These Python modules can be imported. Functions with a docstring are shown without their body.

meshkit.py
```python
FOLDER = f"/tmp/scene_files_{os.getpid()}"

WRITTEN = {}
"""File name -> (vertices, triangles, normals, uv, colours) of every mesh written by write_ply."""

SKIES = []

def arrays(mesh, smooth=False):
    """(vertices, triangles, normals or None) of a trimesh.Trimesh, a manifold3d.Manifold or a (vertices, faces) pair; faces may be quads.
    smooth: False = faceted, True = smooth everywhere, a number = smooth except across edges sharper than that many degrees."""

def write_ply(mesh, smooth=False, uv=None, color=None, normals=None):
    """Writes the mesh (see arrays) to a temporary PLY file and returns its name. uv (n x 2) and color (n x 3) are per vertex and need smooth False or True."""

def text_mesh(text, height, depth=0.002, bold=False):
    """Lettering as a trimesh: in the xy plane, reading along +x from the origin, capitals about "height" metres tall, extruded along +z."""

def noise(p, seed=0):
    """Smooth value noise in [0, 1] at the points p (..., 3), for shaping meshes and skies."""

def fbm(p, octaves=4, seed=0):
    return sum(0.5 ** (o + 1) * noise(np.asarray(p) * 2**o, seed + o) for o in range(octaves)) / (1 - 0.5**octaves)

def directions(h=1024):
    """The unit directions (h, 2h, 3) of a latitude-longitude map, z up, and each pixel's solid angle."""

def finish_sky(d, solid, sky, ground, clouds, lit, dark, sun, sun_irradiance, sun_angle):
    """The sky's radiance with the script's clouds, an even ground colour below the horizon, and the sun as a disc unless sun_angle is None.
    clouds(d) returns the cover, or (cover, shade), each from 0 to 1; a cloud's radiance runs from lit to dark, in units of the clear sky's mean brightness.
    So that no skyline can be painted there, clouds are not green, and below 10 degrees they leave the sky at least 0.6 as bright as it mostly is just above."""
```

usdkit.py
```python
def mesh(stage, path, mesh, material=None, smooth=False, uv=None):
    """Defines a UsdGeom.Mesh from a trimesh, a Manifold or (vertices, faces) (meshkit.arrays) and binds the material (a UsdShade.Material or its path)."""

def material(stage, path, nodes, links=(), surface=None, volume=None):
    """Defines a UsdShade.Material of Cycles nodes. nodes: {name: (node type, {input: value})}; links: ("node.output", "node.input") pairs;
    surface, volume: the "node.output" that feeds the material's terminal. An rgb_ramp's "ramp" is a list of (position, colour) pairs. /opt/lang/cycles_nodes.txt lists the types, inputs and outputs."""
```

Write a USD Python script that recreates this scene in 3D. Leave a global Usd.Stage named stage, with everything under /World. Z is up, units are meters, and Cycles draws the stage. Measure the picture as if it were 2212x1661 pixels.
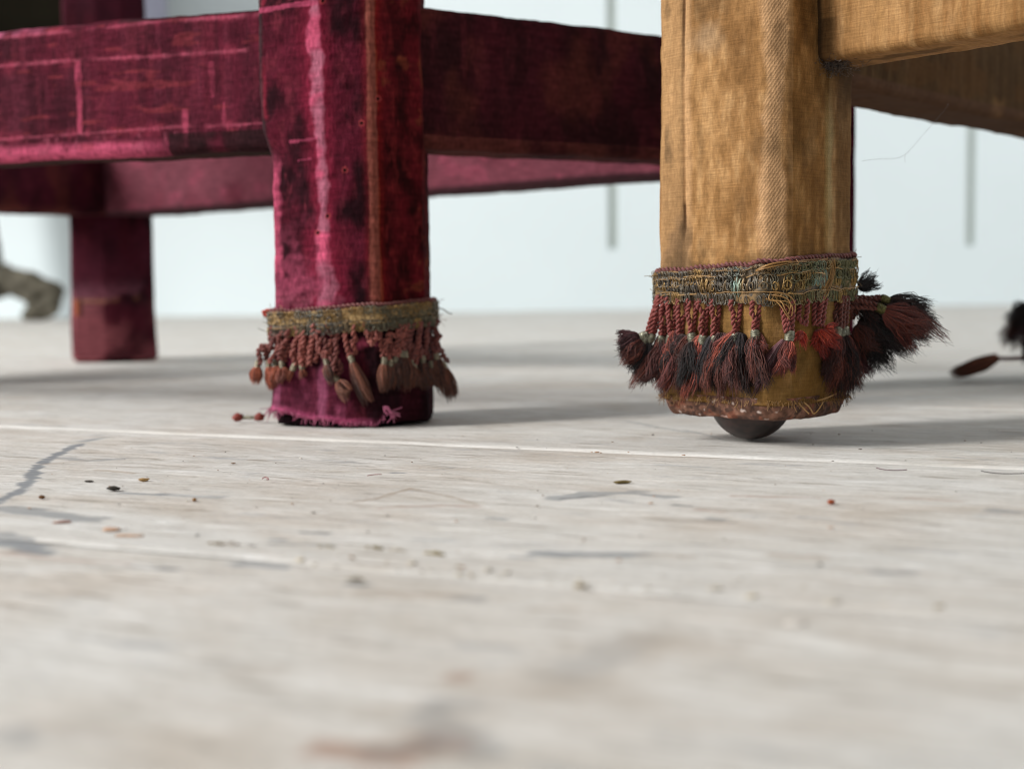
import math, numpy as np, trimesh, usdkit, meshkit
from meshkit import fbm, noise
from pxr import Usd, UsdGeom, UsdLux, UsdShade, Gf, Sdf, Vt
from shapely.geometry import Polygon
import shapely

stage = Usd.Stage.CreateInMemory()
UsdGeom.SetStageUpAxis(stage, UsdGeom.Tokens.z)
UsdGeom.SetStageMetersPerUnit(stage, 1.0)
UsdGeom.Xform.Define(stage, '/World')
UsdGeom.Scope.Define(stage, '/World/Looks')
T = Sdf.ValueTypeNames

# ------------------------------------------------------------------ camera
EXPOSURE = 0.0
pitch, roll = math.atan(213 / 2900), 0.012
Fw = np.array([0, math.cos(pitch), -math.sin(pitch)])
R0 = np.array([1.0, 0, 0]); U0 = np.cross(R0, Fw)
Up = U0 * math.cos(roll) + R0 * math.sin(roll)
Rt = R0 * math.cos(roll) - U0 * math.sin(roll)
cam = UsdGeom.Camera.Define(stage, '/World/camera')
M = Gf.Matrix4d(*Rt, 0, *Up, 0, *(-Fw), 0, 0, 0, 0.055, 1)
cam.AddTransformOp().Set(M)
cam.CreateHorizontalApertureAttr(36.0); cam.CreateVerticalApertureAttr(27.0)
cam.CreateFocalLengthAttr(36.0 * 2900 / 2212)
cam.CreateClippingRangeAttr(Gf.Vec2f(0.01, 50))
cam.CreateFStopAttr(10.5); cam.CreateFocusDistanceAttr(0.425)
cam.CreateExposureAttr(EXPOSURE)

# ------------------------------------------------------------------ light: a tall window on the left, added fill lights for wall and front, soft room light
def rect(name, pos, target, w, h, inten, col):
    l = UsdLux.RectLight.Define(stage, '/World/' + name)
    l.CreateWidthAttr(w); l.CreateHeightAttr(h); l.CreateIntensityAttr(inten); l.CreateColorAttr(Gf.Vec3f(*col))
    pos, target = np.array(pos, float), np.array(target, float)
    z = pos - target; z /= np.linalg.norm(z)
    x = np.cross([0, 0, 1.0], z); x /= np.linalg.norm(x); y = np.cross(z, x)
    l.AddTransformOp().Set(Gf.Matrix4d(*x, 0, *y, 0, *z, 0, *pos, 1))
    return l
rect('window_light', (-2.7, -0.30, 1.75), (0, 0.6, 0.05), 0.55, 1.6, 49.0, (1.0, 0.985, 0.97))
rect('far_wall_fill_light', (-2.5, 0.9, 1.7), (-0.3, 2.8, 0.2), 1.0, 1.6, 8.2, (0.96, 0.985, 1.0))  # added fill aimed at the back wall, no window known there
rect('right_wall_fill_light', (2.9, 0.9, 1.7), (0.9, 2.9, 0.2), 1.0, 1.6, 7.8, (0.96, 0.985, 1.0))  # invented source that lifts the right part of the wall
rect('back_fill_light', (0.6, -2.6, 2.1), (0.1, 1.8, 0.3), 2.4, 1.8, 0.55, (0.93, 0.97, 1.0))  # added soft fill from behind the camera
dome = UsdLux.DomeLight.Define(stage, '/World/room_light')
dome.CreateIntensityAttr(0.06); dome.CreateColorAttr(Gf.Vec3f(0.96, 0.98, 1.0))

# ------------------------------------------------------------------ helpers
def lin(r, g, b):
    c = np.array([r, g, b], float) / 255
    return np.where(c <= 0.04045, c / 12.92, ((c + 0.055) / 1.055) ** 2.4)
used = {}
def path_for(name, parent):
    base = (parent.GetPath().pathString if parent else '/World') + '/' + name
    k = used.get(base, 0); used[base] = k + 1
    return base if k == 0 else f'{base}_{k:03d}'
def thing(name, label, cat, loc=(0, 0, 0), group=None, kind=None):
    x = UsdGeom.Xform.Define(stage, path_for(name, None)); x.AddTranslateOp().Set(Gf.Vec3d(*map(float, loc)))
    return tag(x.GetPrim(), label, cat, group, kind)
def tag(o, label=None, cat=None, group=None, kind=None):
    o = o.GetPrim() if hasattr(o, 'GetPrim') else o
    for k, v in (('label', label), ('category', cat), ('group', group), ('kind', kind)):
        if v: o.SetCustomDataByKey(k, v)
    return o
def obj(name, vf, mat, parent=None, col=None, loc=None, mask=None, smooth=True, origin=(0, 0, 0)):
    """one Mesh prim; col / loc / mask are per vertex primvars"""
    v, f = vf if isinstance(vf, tuple) else (np.array(vf.vertices), np.array(vf.faces))
    v = np.asarray(v, float) - np.asarray(origin, float)
    if col is not None or loc is not None or mask is not None:
        assert smooth in (True, False)
    m = usdkit.mesh(stage, path_for(name, parent), (v, f), mat, smooth=smooth)
    api = UsdGeom.PrimvarsAPI(m)
    if col is not None:
        col = np.broadcast_to(np.asarray(col, np.float32), (len(v), 3))
        api.CreatePrimvar('col', T.Color3fArray, 'vertex').Set(Vt.Vec3fArray.FromNumpy(np.ascontiguousarray(col, np.float32)))
    if loc is not None:
        api.CreatePrimvar('loc', T.Float3Array, 'vertex').Set(Vt.Vec3fArray.FromNumpy(np.ascontiguousarray(loc, np.float32)))
    if mask is not None:
        api.CreatePrimvar('mask', T.FloatArray, 'vertex').Set(Vt.FloatArray.FromNumpy(np.ascontiguousarray(mask, np.float32)))
    return m.GetPrim()
def sm(a, b, x):
    t = np.clip((x - a) / (b - a), 0, 1); return t * t * (3 - 2 * t)
def mixc(a, b, t):
    t = np.asarray(t)[..., None]; return np.asarray(a) * (1 - t) + np.asarray(b) * t
def grid_faces(n, m, wrap):
    """n rows, m columns (columns wrap)"""
    i, j = np.meshgrid(np.arange(n - 1), np.arange(m if wrap else m - 1), indexing='ij')
    a = i * m + j; b = i * m + (j + 1) % m
    q = np.stack([a, b, b + m, a + m], -1).reshape(-1, 4)
    return np.vstack([q[:, [0, 1, 2]], q[:, [0, 2, 3]]])
def tubes(paths, radii, sides=4):
    """paths (K,n,3), radii scalar / (K,) / (K,n) -> vertices, faces, tube index, along [0,1]"""
    P = np.asarray(paths, float); K, n, _ = P.shape
    R = np.broadcast_to(np.asarray(radii, float) if np.ndim(radii) != 1 else np.asarray(radii, float)[:, None], (K, n))
    t = np.gradient(P, axis=1); t /= np.maximum(np.linalg.norm(t, axis=2, keepdims=True), 1e-12)
    ref = np.where(np.abs(t[..., 2:3]) > 0.8, np.array([1.0, 0, 0]), np.array([0, 0, 1.0]))
    mean = np.abs(t.mean(1)); bad = mean[:, 2] > 0.55
    ref = np.where(bad[:, None, None], np.array([0.9, 0.43, 0]), np.array([0.1, 0.05, 1.0]))
    a = np.cross(t, ref); a /= np.maximum(np.linalg.norm(a, axis=2, keepdims=True), 1e-9); b = np.cross(t, a)
    th = np.arange(sides) * 2 * np.pi / sides
    V = P[:, :, None] + R[:, :, None, None] * (a[:, :, None] * np.cos(th)[None, None, :, None] + b[:, :, None] * np.sin(th)[None, None, :, None])
    f1 = grid_faces(n, sides, True)
    caps = []
    for k in range(1, sides - 1):
        caps += [[0, k + 1, k], [(n - 1) * sides, (n - 1) * sides + k, (n - 1) * sides + k + 1]]
    f1 = np.vstack([f1, caps])
    Fc = (f1[None] + (np.arange(K) * n * sides)[:, None, None]).reshape(-1, 3)
    idx = np.repeat(np.arange(K), n * sides)
    al = np.tile(np.repeat(np.linspace(0, 1, n), sides), K)
    return V.reshape(-1, 3), Fc, idx, al
def join(parts):
    """parts: list of (v, f, col)"""
    vs, fs, cs, o = [], [], [], 0
    for v, f, c in parts:
        vs.append(v); fs.append(np.asarray(f) + o); cs.append(np.broadcast_to(c, (len(v), 3))); o += len(v)
    return (np.vstack(vs), np.vstack(fs)), np.vstack(cs)

# ------------------------------------------------------------------ materials
def cloth(name, twill=0.0, rib=900.0, bump=0.25, sheen=0.35, tint=(1, 1, 1), rough=0.8, fine=0.35, spec=0.1):
    """cloth whose colour is painted on its vertices, with woven ribs and nap in the node graph; mask = worn to the twill"""
    n = {'c': ('attribute', {'attribute': 'col'}), 'l': ('attribute', {'attribute': 'loc'}), 'k': ('attribute', {'attribute': 'mask'}),
         'm1': ('mapping', {'scale': (1100, 300, 1)}), 'n1': ('noise_texture', {'scale': 1.0, 'detail': 3, 'roughness': 0.65}),
         'm2': ('mapping', {'rotation': (0, 0, 0.6), 'scale': (6.2831 * 0 + 1, 1, 1)}),
         'w': ('wave_texture', {'wave_type': 'bands', 'bands_direction': 'x', 'scale': 330.0, 'distortion': 1.6, 'detail': 1.0, 'detail_scale': 2.0}),
         'm3': ('mapping', {'scale': (120, rib, 1)}), 'n3': ('noise_texture', {'scale': 1.0, 'detail': 2, 'roughness': 0.6}),
         'r1': ('map_range', {'from_min': 0.25, 'from_max': 0.75, 'to_min': 1 - fine, 'to_max': 1 + fine}),
         'r3': ('map_range', {'from_min': 0.3, 'from_max': 0.7, 'to_min': 1 - fine * 0.6, 'to_max': 1 + fine * 0.6}),
         'rw': ('map_range', {'from_min': 0.0, 'from_max': 1.0, 'to_min': 1 - 0.17 * twill, 'to_max': 1 + 0.13 * twill}),
         'mw': ('mix_float', {'a': 1.0}), 'x1': ('math', {'math_type': 'multiply'}), 'x2': ('math', {'math_type': 'multiply'}),
         'v': ('mix_color', {'blend_type': 'multiply', 'fac': 1.0, 'use_clamp': False}), 'g': ('combine_xyz', {}),
         'bp': ('bump', {'strength': bump, 'distance': 0.0006}),
         'p': ('principled_bsdf', {'roughness': rough, 'specular_ior_level': spec, 'sheen_weight': sheen, 'sheen_roughness': 0.45, 'sheen_tint': tint})}
    L = [('l.vector', 'm1.vector'), ('m1.vector', 'n1.vector'), ('l.vector', 'm2.vector'), ('m2.vector', 'w.vector'), ('l.vector', 'm3.vector'), ('m3.vector', 'n3.vector'),
         ('n1.fac', 'r1.value'), ('n3.fac', 'r3.value'), ('w.fac', 'rw.value'), ('k.fac', 'mw.fac'), ('rw.result', 'mw.b'),
         ('r1.result', 'x1.value1'), ('r3.result', 'x1.value2'), ('x1.value', 'x2.value1'), ('mw.result', 'x2.value2'),
         ('x2.value', 'g.x'), ('x2.value', 'g.y'), ('x2.value', 'g.z'), ('c.color', 'v.a'), ('g.vector', 'v.b'), ('v.result', 'p.base_color'),
         ('x2.value', 'bp.height'), ('bp.normal', 'p.normal')]
    return usdkit.material(stage, '/World/Looks/' + name, n, L, surface='p.BSDF')
VELVET = cloth('red_velvet', twill=0.5, rib=500, bump=0.5, sheen=0.0, rough=0.9, fine=0.45, spec=0.06)
GOLD = cloth('gold_velvet', twill=0.9, rib=1900, bump=0.45, sheen=0.0, rough=0.9, fine=0.24, spec=0.08)
def fibre(name, rough=0.65, spec=0.3, sheen=0.0, metal=0.0, var=0.25, scale=2500.0, bump=0.0):
    n = {'c': ('attribute', {'attribute': 'col'}), 'ge': ('geometry', {}), 'n1': ('noise_texture', {'scale': scale, 'detail': 2}),
         'r1': ('map_range', {'from_min': 0.3, 'from_max': 0.7, 'to_min': 1 - var, 'to_max': 1 + var}), 'g': ('combine_xyz', {}),
         'v': ('mix_color', {'blend_type': 'multiply', 'fac': 1.0, 'use_clamp': False}),
         'bp': ('bump', {'strength': bump, 'distance': 0.0005}),
         'p': ('principled_bsdf', {'roughness': rough, 'specular_ior_level': spec, 'sheen_weight': sheen, 'metallic': metal})}
    L = [('ge.position', 'n1.vector'), ('n1.fac', 'r1.value'), ('r1.result', 'g.x'), ('r1.result', 'g.y'), ('r1.result', 'g.z'), ('c.color', 'v.a'), ('g.vector', 'v.b'), ('v.result', 'p.base_color')]
    if bump: L += [('n1.fac', 'bp.height'), ('bp.normal', 'p.normal')]
    return usdkit.material(stage, '/World/Looks/' + name, n, L, surface='p.BSDF')
WOOL = fibre('wool', rough=0.6, spec=0.3, sheen=0.15)
THREAD = fibre('silk_thread', rough=0.45, spec=0.5)
WIRE = fibre('tarnished_wire', rough=0.42, spec=0.6, metal=0.45, var=0.4, scale=1200)
LEATHER = fibre('scuffed_leather', rough=0.75, spec=0.2, var=0.45, scale=420, bump=0.8)
BALL = fibre('dark_wood_ball', rough=0.42, spec=0.45, var=0.3, scale=300)
CRUMB = fibre('crumbs', rough=0.85, spec=0.2, var=0.3, scale=900)

def wood_floor():
    n = {'l': ('attribute', {'attribute': 'loc'}), 'c': ('attribute', {'attribute': 'col'}), 'k': ('attribute', {'attribute': 'mask'}),
         # fine grain streaks along the board
         'm1': ('mapping', {'scale': (55, 260, 1)}), 'n1': ('noise_texture', {'scale': 1.0, 'detail': 6, 'roughness': 0.72, 'distortion': 0.4}),
         'm2': ('mapping', {'scale': (16, 60, 1)}), 'n2': ('noise_texture', {'scale': 1.0, 'detail': 5, 'roughness': 0.65, 'distortion': 0.9}),
         'm3': ('mapping', {'scale': (10, 19, 1), 'location': (3, 7, 0)}), 'n3': ('noise_texture', {'scale': 1.0, 'detail': 6, 'roughness': 0.66, 'distortion': 0.6}),
         'm4': ('mapping', {'scale': (24, 75, 1), 'location': (11, 2, 5)}), 'n4': ('noise_texture', {'scale': 1.0, 'detail': 7, 'roughness': 0.72}),
         'm5': ('mapping', {'scale': (700, 700, 1)}), 'n5': ('noise_texture', {'scale': 1.0, 'detail': 2}),
         'a1': ('rgb_ramp', {'ramp': [(0.0, (0.30, 0.283, 0.255)), (0.30, (0.42, 0.402, 0.368)), (0.39, (0.50, 0.480, 0.443)), (0.42, (0.585, 0.566, 0.528)), (0.50, (0.615, 0.597, 0.560)), (0.57, (0.635, 0.618, 0.582)), (0.60, (0.71, 0.696, 0.665)), (1.0, (0.80, 0.79, 0.765))]}),
         'a2': ('rgb_ramp', {'ramp': [(0.0, (0.84, 0.82, 0.79)), (0.40, (0.96, 0.953, 0.94)), (0.52, (1.0, 1.0, 1.0)), (0.7, (1.07, 1.075, 1.08)), (1.0, (1.12, 1.12, 1.12))]}),
         'a3': ('rgb_ramp', {'ramp': [(0.0, (0.76, 0.66, 0.59)), (0.36, (0.90, 0.845, 0.795)), (0.50, (1.0, 0.985, 0.97)), (0.62, (1.02, 1.02, 1.02)), (1.0, (1.05, 1.05, 1.06))]}),
         'a4': ('rgb_ramp', {'ramp': [(0.0, (0.0, 0.0, 0.0)), (0.585, (0.0, 0.0, 0.0)), (0.65, (0.5, 0.5, 0.5)), (0.72, (0.8, 0.8, 0.8)), (1.0, (1.0, 1.0, 1.0))]}),
         'm6': ('mapping', {'scale': (30, 330, 1), 'location': (5, 1, 3)}), 'n6': ('noise_texture', {'scale': 1.0, 'detail': 3, 'roughness': 0.55, 'distortion': 0.4}), 'a6': ('rgb_ramp', {'ramp': [(0.0, (0.45, 0.42, 0.39)), (0.335, (0.60, 0.56, 0.52)), (0.375, (1.0, 1.0, 1.0)), (1.0, (1.0, 1.0, 1.0))]}),
         'x6': ('mix_color', {'blend_type': 'multiply', 'fac': 1.0, 'use_clamp': False}),
         'a5': ('map_range', {'from_min': 0.3, 'from_max': 0.7, 'to_min': 0.93, 'to_max': 1.05}), 'g5': ('combine_xyz', {}),
         'x1': ('mix_color', {'blend_type': 'multiply', 'fac': 1.0, 'use_clamp': False}), 'x2': ('mix_color', {'blend_type': 'multiply', 'fac': 1.0, 'use_clamp': False}),
         'x4': ('mix_color', {'blend_type': 'mix', 'b': (0.36, 0.365, 0.37)}), 'x5': ('mix_color', {'blend_type': 'multiply', 'fac': 1.0, 'use_clamp': False}),
         'xc': ('mix_color', {'blend_type': 'mix'}),
         'h': ('math', {'math_type': 'add'}), 'h4': ('math', {'math_type': 'multiply', 'value2': 0.55}),
         'bp': ('bump', {'strength': 0.8, 'distance': 0.0011}),
         'p': ('principled_bsdf', {'roughness': 0.62, 'specular_ior_level': 0.28})}
    L = []
    for k in '123456': L += [('l.vector', f'm{k}.vector'), (f'm{k}.vector', f'n{k}.vector'), (f'n{k}.fac', f'a{k}.fac' if k != '5' else 'a5.value')]
    L += [('a1.color', 'x1.a'), ('a2.color', 'x1.b'), ('x1.result', 'x2.a'), ('a3.color', 'x2.b'), ('a4.color', 'x4.fac'), ('x2.result', 'x4.a'),
          ('a5.result', 'g5.x'), ('a5.result', 'g5.y'), ('a5.result', 'g5.z'), ('x4.result', 'x6.a'), ('a6.color', 'x6.b'), ('x6.result', 'x5.a'), ('g5.vector', 'x5.b'),
          ('k.fac', 'xc.fac'), ('x5.result', 'xc.a'), ('c.color', 'xc.b'), ('xc.result', 'p.base_color'),
          ('n2.fac', 'h4.value1'), ('n1.fac', 'h.value1'), ('h4.value', 'h.value2'), ('h.value', 'bp.height'), ('bp.normal', 'p.normal')]
    L = [(a, b if b not in ('a4.fac',) else b) for a, b in L]
    return usdkit.material(stage, '/World/Looks/whitewashed_wood', n, L, surface='p.BSDF')
PLANK = wood_floor()
def paint(name, color, rough=0.6, var=0.03, scale=6, spec=0.3):
    c = np.array(color, float)
    return usdkit.material(stage, '/World/Looks/' + name,
        {'ge': ('geometry', {}), 'n': ('noise_texture', {'scale': scale, 'detail': 4}), 'r': ('rgb_ramp', {'ramp': [(0.3, c * (1 - var)), (0.7, c * (1 + var))]}),
         'p': ('principled_bsdf', {'roughness': rough, 'specular_ior_level': spec})},
        [('ge.position', 'n.vector'), ('n.fac', 'r.fac'), ('r.color', 'p.base_color')], surface='p.BSDF')
WALLP = paint('pale_blue_wall_paint', (0.745, 0.825, 0.84), 0.55, 0.02, 3)
WALLG = paint('wall_groove', (0.50, 0.54, 0.50), 0.8, 0.04, 8)
FILL = paint('seam_filler', (0.40, 0.385, 0.35), 0.8, 0.12, 120)  # tone lowered to stand in for shade inside the narrow gaps
DARKW = paint('dark_stained_wood', (0.006, 0.005, 0.003), 0.9, 0.3, 12, 0.03)
PALEP = paint('lavender_grey_paint', (0.34, 0.33, 0.42), 0.6, 0.05, 12)
FOOTM = paint('weathered_carving', (0.10, 0.09, 0.068), 0.8, 0.7, 26, 0.1)

# ------------------------------------------------------------------ floor: whitewashed boards running a little across the view
fl = UsdGeom.Xform.Define(stage, path_for('floor', None)).GetPrim(); tag(fl, kind='structure')
ANG = math.radians(-24.0)
fu = np.array([math.cos(ANG), math.sin(ANG)]); fv = np.array([-math.sin(ANG), math.cos(ANG)])
W = 0.191; V0 = 0.4185
def seg_dist(p, a, b):
    ab = b - a; t = np.clip(((p - a) @ ab) / (ab @ ab), 0, 1); return np.linalg.norm(p - (a + t[:, None] * ab), axis=1), t
# marks on the boards: points on the floor (x, y), half width, colour, strength
GREY, DARK, TAN, RUST, WHITE = (0.21, 0.225, 0.24), (0.15, 0.15, 0.15), (0.40, 0.335, 0.27), (0.36, 0.22, 0.16), (0.80, 0.785, 0.74)
MARKS = [
    ([(-0.1570, 0.5134), (-0.1572, 0.4732), (-0.1542, 0.4385), (-0.1495, 0.4157), (-0.1434, 0.3968), (-0.1388, 0.3736), (-0.1371, 0.3492)], 0.0023, GREY, 0.90),
    ([(-0.1318, 0.3414), (-0.1159, 0.3332), (-0.1036, 0.3236)], 0.0042, GREY, 0.65),
    ([(-0.1146, 0.2961), (-0.1043, 0.2875), (-0.0993, 0.2831)], 0.0032, GREY, 0.85),
    ([(-0.1179, 0.3048), (-0.1097, 0.2997)], 0.0025, GREY, 0.60),
    ([(-0.1516, 0.4467), (-0.1400, 0.4396), (-0.1302, 0.4434)], 0.0026, GREY, 0.50),
    ([(-0.1509, 0.4312), (-0.1416, 0.4397)], 0.0030, TAN, 0.35),
    ([(0.0038, 0.2744), (0.0152, 0.2732), (0.0266, 0.2730)], 0.0024, GREY, 0.85),
    ([(0.0266, 0.2725), (0.0357, 0.2696)], 0.0018, TAN, 0.50),
    ([(0.0110, 0.3479), (0.0226, 0.3582), (0.0325, 0.3574), (0.0408, 0.3487)], 0.0034, GREY, 0.60),
    ([(0.0050, 0.3515), (0.0085, 0.3420), (0.0179, 0.3398)], 0.0008, WHITE, 0.30),
    ([(0.0125, 0.3478), (0.0172, 0.3498), (0.0234, 0.3525)], 0.0009, DARK, 0.70),
    ([(-0.0430, 0.3444), (-0.0355, 0.3531), (-0.0287, 0.3690)], 0.0011, TAN, 0.80),
    ([(-0.0287, 0.3690), (-0.0184, 0.3557), (-0.0094, 0.3404)], 0.0010, TAN, 0.60),
    ([(-0.0338, 0.3364), (-0.0188, 0.3396), (-0.0087, 0.3374)], 0.0011, RUST, 0.45),
    ([(-0.0482, 0.3043), (-0.0423, 0.3022)], 0.0013, DARK, 0.80),
    ([(-0.0540, 0.2950), (-0.0511, 0.2943)], 0.0012, GREY, 0.80),
    ([(-0.0527, 0.2906), (-0.0391, 0.2871)], 0.0009, DARK, 0.60),
    ([(-0.0360, 0.4015), (-0.0328, 0.4002)], 0.0012, GREY, 0.80),
    ([(-0.0961, 0.3643), (-0.0783, 0.3580)], 0.0022, GREY, 0.55),
    ([(-0.1085, 0.3686), (-0.0959, 0.3634)], 0.0012, GREY, 0.70),
    ([(-0.1297, 0.4160), (-0.1155, 0.4064)], 0.0008, TAN, 0.70),
    ([(0.0464, 0.3170), (0.0495, 0.3154)], 0.0011, GREY, 0.70),
    ([(0.0405, 0.3367), (0.0443, 0.3342)], 0.0008, DARK, 0.70),
    ([(0.0454, 0.3292), (0.0509, 0.3246)], 0.0008, RUST, 0.60),
    ([(0.0579, 0.3498), (0.0792, 0.3442)], 0.0008, RUST, 0.50),
    ([(0.1169, 0.3226), (0.1208, 0.3196)], 0.0026, GREY, 0.55),
    ([(0.0539, 0.2713), (0.0607, 0.2676)], 0.0028, TAN, 0.50),
    ([(0.0620, 0.2576), (0.0826, 0.2489)], 0.0022, TAN, 0.40),
    ([(0.0700, 0.2538), (0.0750, 0.2527)], 0.0020, GREY, 0.50),
    ([(-0.0772, 0.2661), (-0.0686, 0.2634)], 0.0018, DARK, 0.80),
    ([(-0.1095, 0.2827), (-0.0987, 0.2772), (-0.0780, 0.2689)], 0.0016, RUST, 0.35),
    ([(-0.0554, 0.2662), (-0.0468, 0.2648)], 0.0026, GREY, 0.70),
    ([(-0.0301, 0.2491), (-0.0292, 0.2483)], 0.0022, DARK, 0.80),
    ([(-0.0261, 0.2401), (-0.0118, 0.2379)], 0.0030, TAN, 0.65),
    ([(-0.0104, 0.2349), (-0.0067, 0.2340)], 0.0020, DARK, 0.50),
    ([(0.0030, 0.2274), (0.0094, 0.2264)], 0.0018, TAN, 0.60),
    ([(-0.0209, 0.1583), (-0.0141, 0.1561), (-0.0104, 0.1595)], 0.0042, RUST, 0.75),
    ([(-0.0158, 0.1574), (-0.0115, 0.1586)], 0.0028, DARK, 0.60),
    ([(-0.0111, 0.1702), (-0.0066, 0.1619), (-0.0042, 0.1577)], 0.0030, GREY, 0.50),
    ([(-0.0095, 0.1760), (-0.0058, 0.1747)], 0.0022, GREY, 0.55),
    ([(-0.0085, 0.1889), (-0.0075, 0.1884)], 0.0020, RUST, 0.60),
    ([(-0.0122, 0.1613), (-0.0111, 0.1702), (-0.0034, 0.1820), (0.0057, 0.1883), (0.0146, 0.2015), (0.0224, 0.2075)], 0.0075, TAN, 0.28),
    ([(0.0070, 0.1883), (0.0130, 0.1977), (0.0187, 0.2068)], 0.0040, GREY, 0.22),
    ([(0.0193, 0.2059), (0.0322, 0.2008)], 0.0035, TAN, 0.32),
    ([(0.0081, 0.1815), (0.0135, 0.1771)], 0.0060, TAN, 0.25),
    ([(0.0417, 0.2057), (0.0517, 0.1999), (0.0618, 0.1919), (0.0707, 0.1852)], 0.0021, WHITE, 0.47),
    ([(-0.0606, 0.1630), (-0.0637, 0.1666)], 0.0022, GREY, 0.40),
    ([(-0.0401, 0.1926), (-0.0348, 0.1934)], 0.0030, TAN, 0.30),
    ([(-0.1319, 0.4184), (-0.0958, 0.4007), (-0.0547, 0.3856)], 0.0007, WHITE, 0.40),
    ([(-0.0922, 0.3640), (-0.0572, 0.3508), (-0.0247, 0.3401)], 0.0006, WHITE, 0.30),
    ([(0.0308, 0.3821), (0.0510, 0.3749), (0.0807, 0.3619)], 0.0007, WHITE, 0.35),
    ([(-0.0886, 0.4663), (-0.0727, 0.4478), (-0.0627, 0.4323)], 0.0008, WHITE, 0.35),
    ([(-0.1367, 0.3545), (-0.0972, 0.3455)], 0.0006, WHITE, 0.25),
    ([(0.0462, 0.5481), (0.0649, 0.5019)], 0.0012, GREY, 0.50),
    ([(0.0659, 0.5100), (0.0750, 0.4776)], 0.0012, GREY, 0.50),
    ([(-0.0686, 0.4854), (-0.0620, 0.4804)], 0.0020, WHITE, 0.40),
    ([(-0.0055, 0.3200), (-0.0010, 0.3171)], 0.0010, GREY, 0.60),
    ([(0.0037, 0.2710), (-0.0010, 0.2732)], 0.0010, GREY, 0.50),
    ([(0.0445, 0.4111), (0.0591, 0.4034)], 0.0010, GREY, 0.35),
    ([(-0.0214, 0.2929), (-0.0132, 0.2902)], 0.0010, GREY, 0.40),
    ([(0.0685, 0.3167), (0.0754, 0.3136)], 0.0009, GREY, 0.40),
    ([(0.1014, 0.3425), (0.1134, 0.3356)], 0.0008, RUST, 0.40),
]
#MARKS
def plank_colour(xy, u, v, edge0, edge1, k):
    """(col, mask) of the paint-filled edges, whitened for the light they catch, and the scuffs"""
    col = np.zeros((len(xy), 3)); mask = np.zeros(len(xy))
    wob = fbm(np.stack([u * 40, v * 60, np.full_like(u, k)], 1), 3, 5)
    d = np.minimum(edge0, edge1)
    a = (1 - sm(0.0015, 0.0052, d + (wob - 0.5) * 0.004)) * 0.62 * sm(0.3, 0.55, fbm(np.stack([u * 22, v * 3, np.full_like(u, k + 3.0)], 1), 3, 9) + 0.1)
    col[:] = WHITE; mask = a * np.where(np.abs(v - (V0 - W)) < 0.03, 0.10, 0.68)
    rough = fbm(np.stack([u * 120, v * 420, np.full_like(u, 2.0)], 1), 3, 11)
    for pts, hw, c, s in MARKS:
        pts = np.asarray(pts, float); hw = max(hw * 1.1, 0.00135); dd = np.full(len(xy), 9.0)
        near = np.all((xy > pts.min(0) - hw * 4) & (xy < pts.max(0) + hw * 4), axis=1)
        if not near.any(): continue
        for p0, p1 in zip(pts[:-1], pts[1:]): dd[near] = np.minimum(dd[near], seg_dist(xy[near], p0, p1)[0])
        w = s * (1 - sm(hw * 0.75, hw * 1.10, dd + (rough - 0.5) * hw * 1.8)) * sm(0.15, 0.45, rough + 0.12)
        t = np.where(mask + w > 1e-6, w / np.maximum(w + mask * (1 - w), 1e-6), 0)
        col = mixc(col, c, t); mask = mask * (1 - w) + w
    return col, mask
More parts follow.
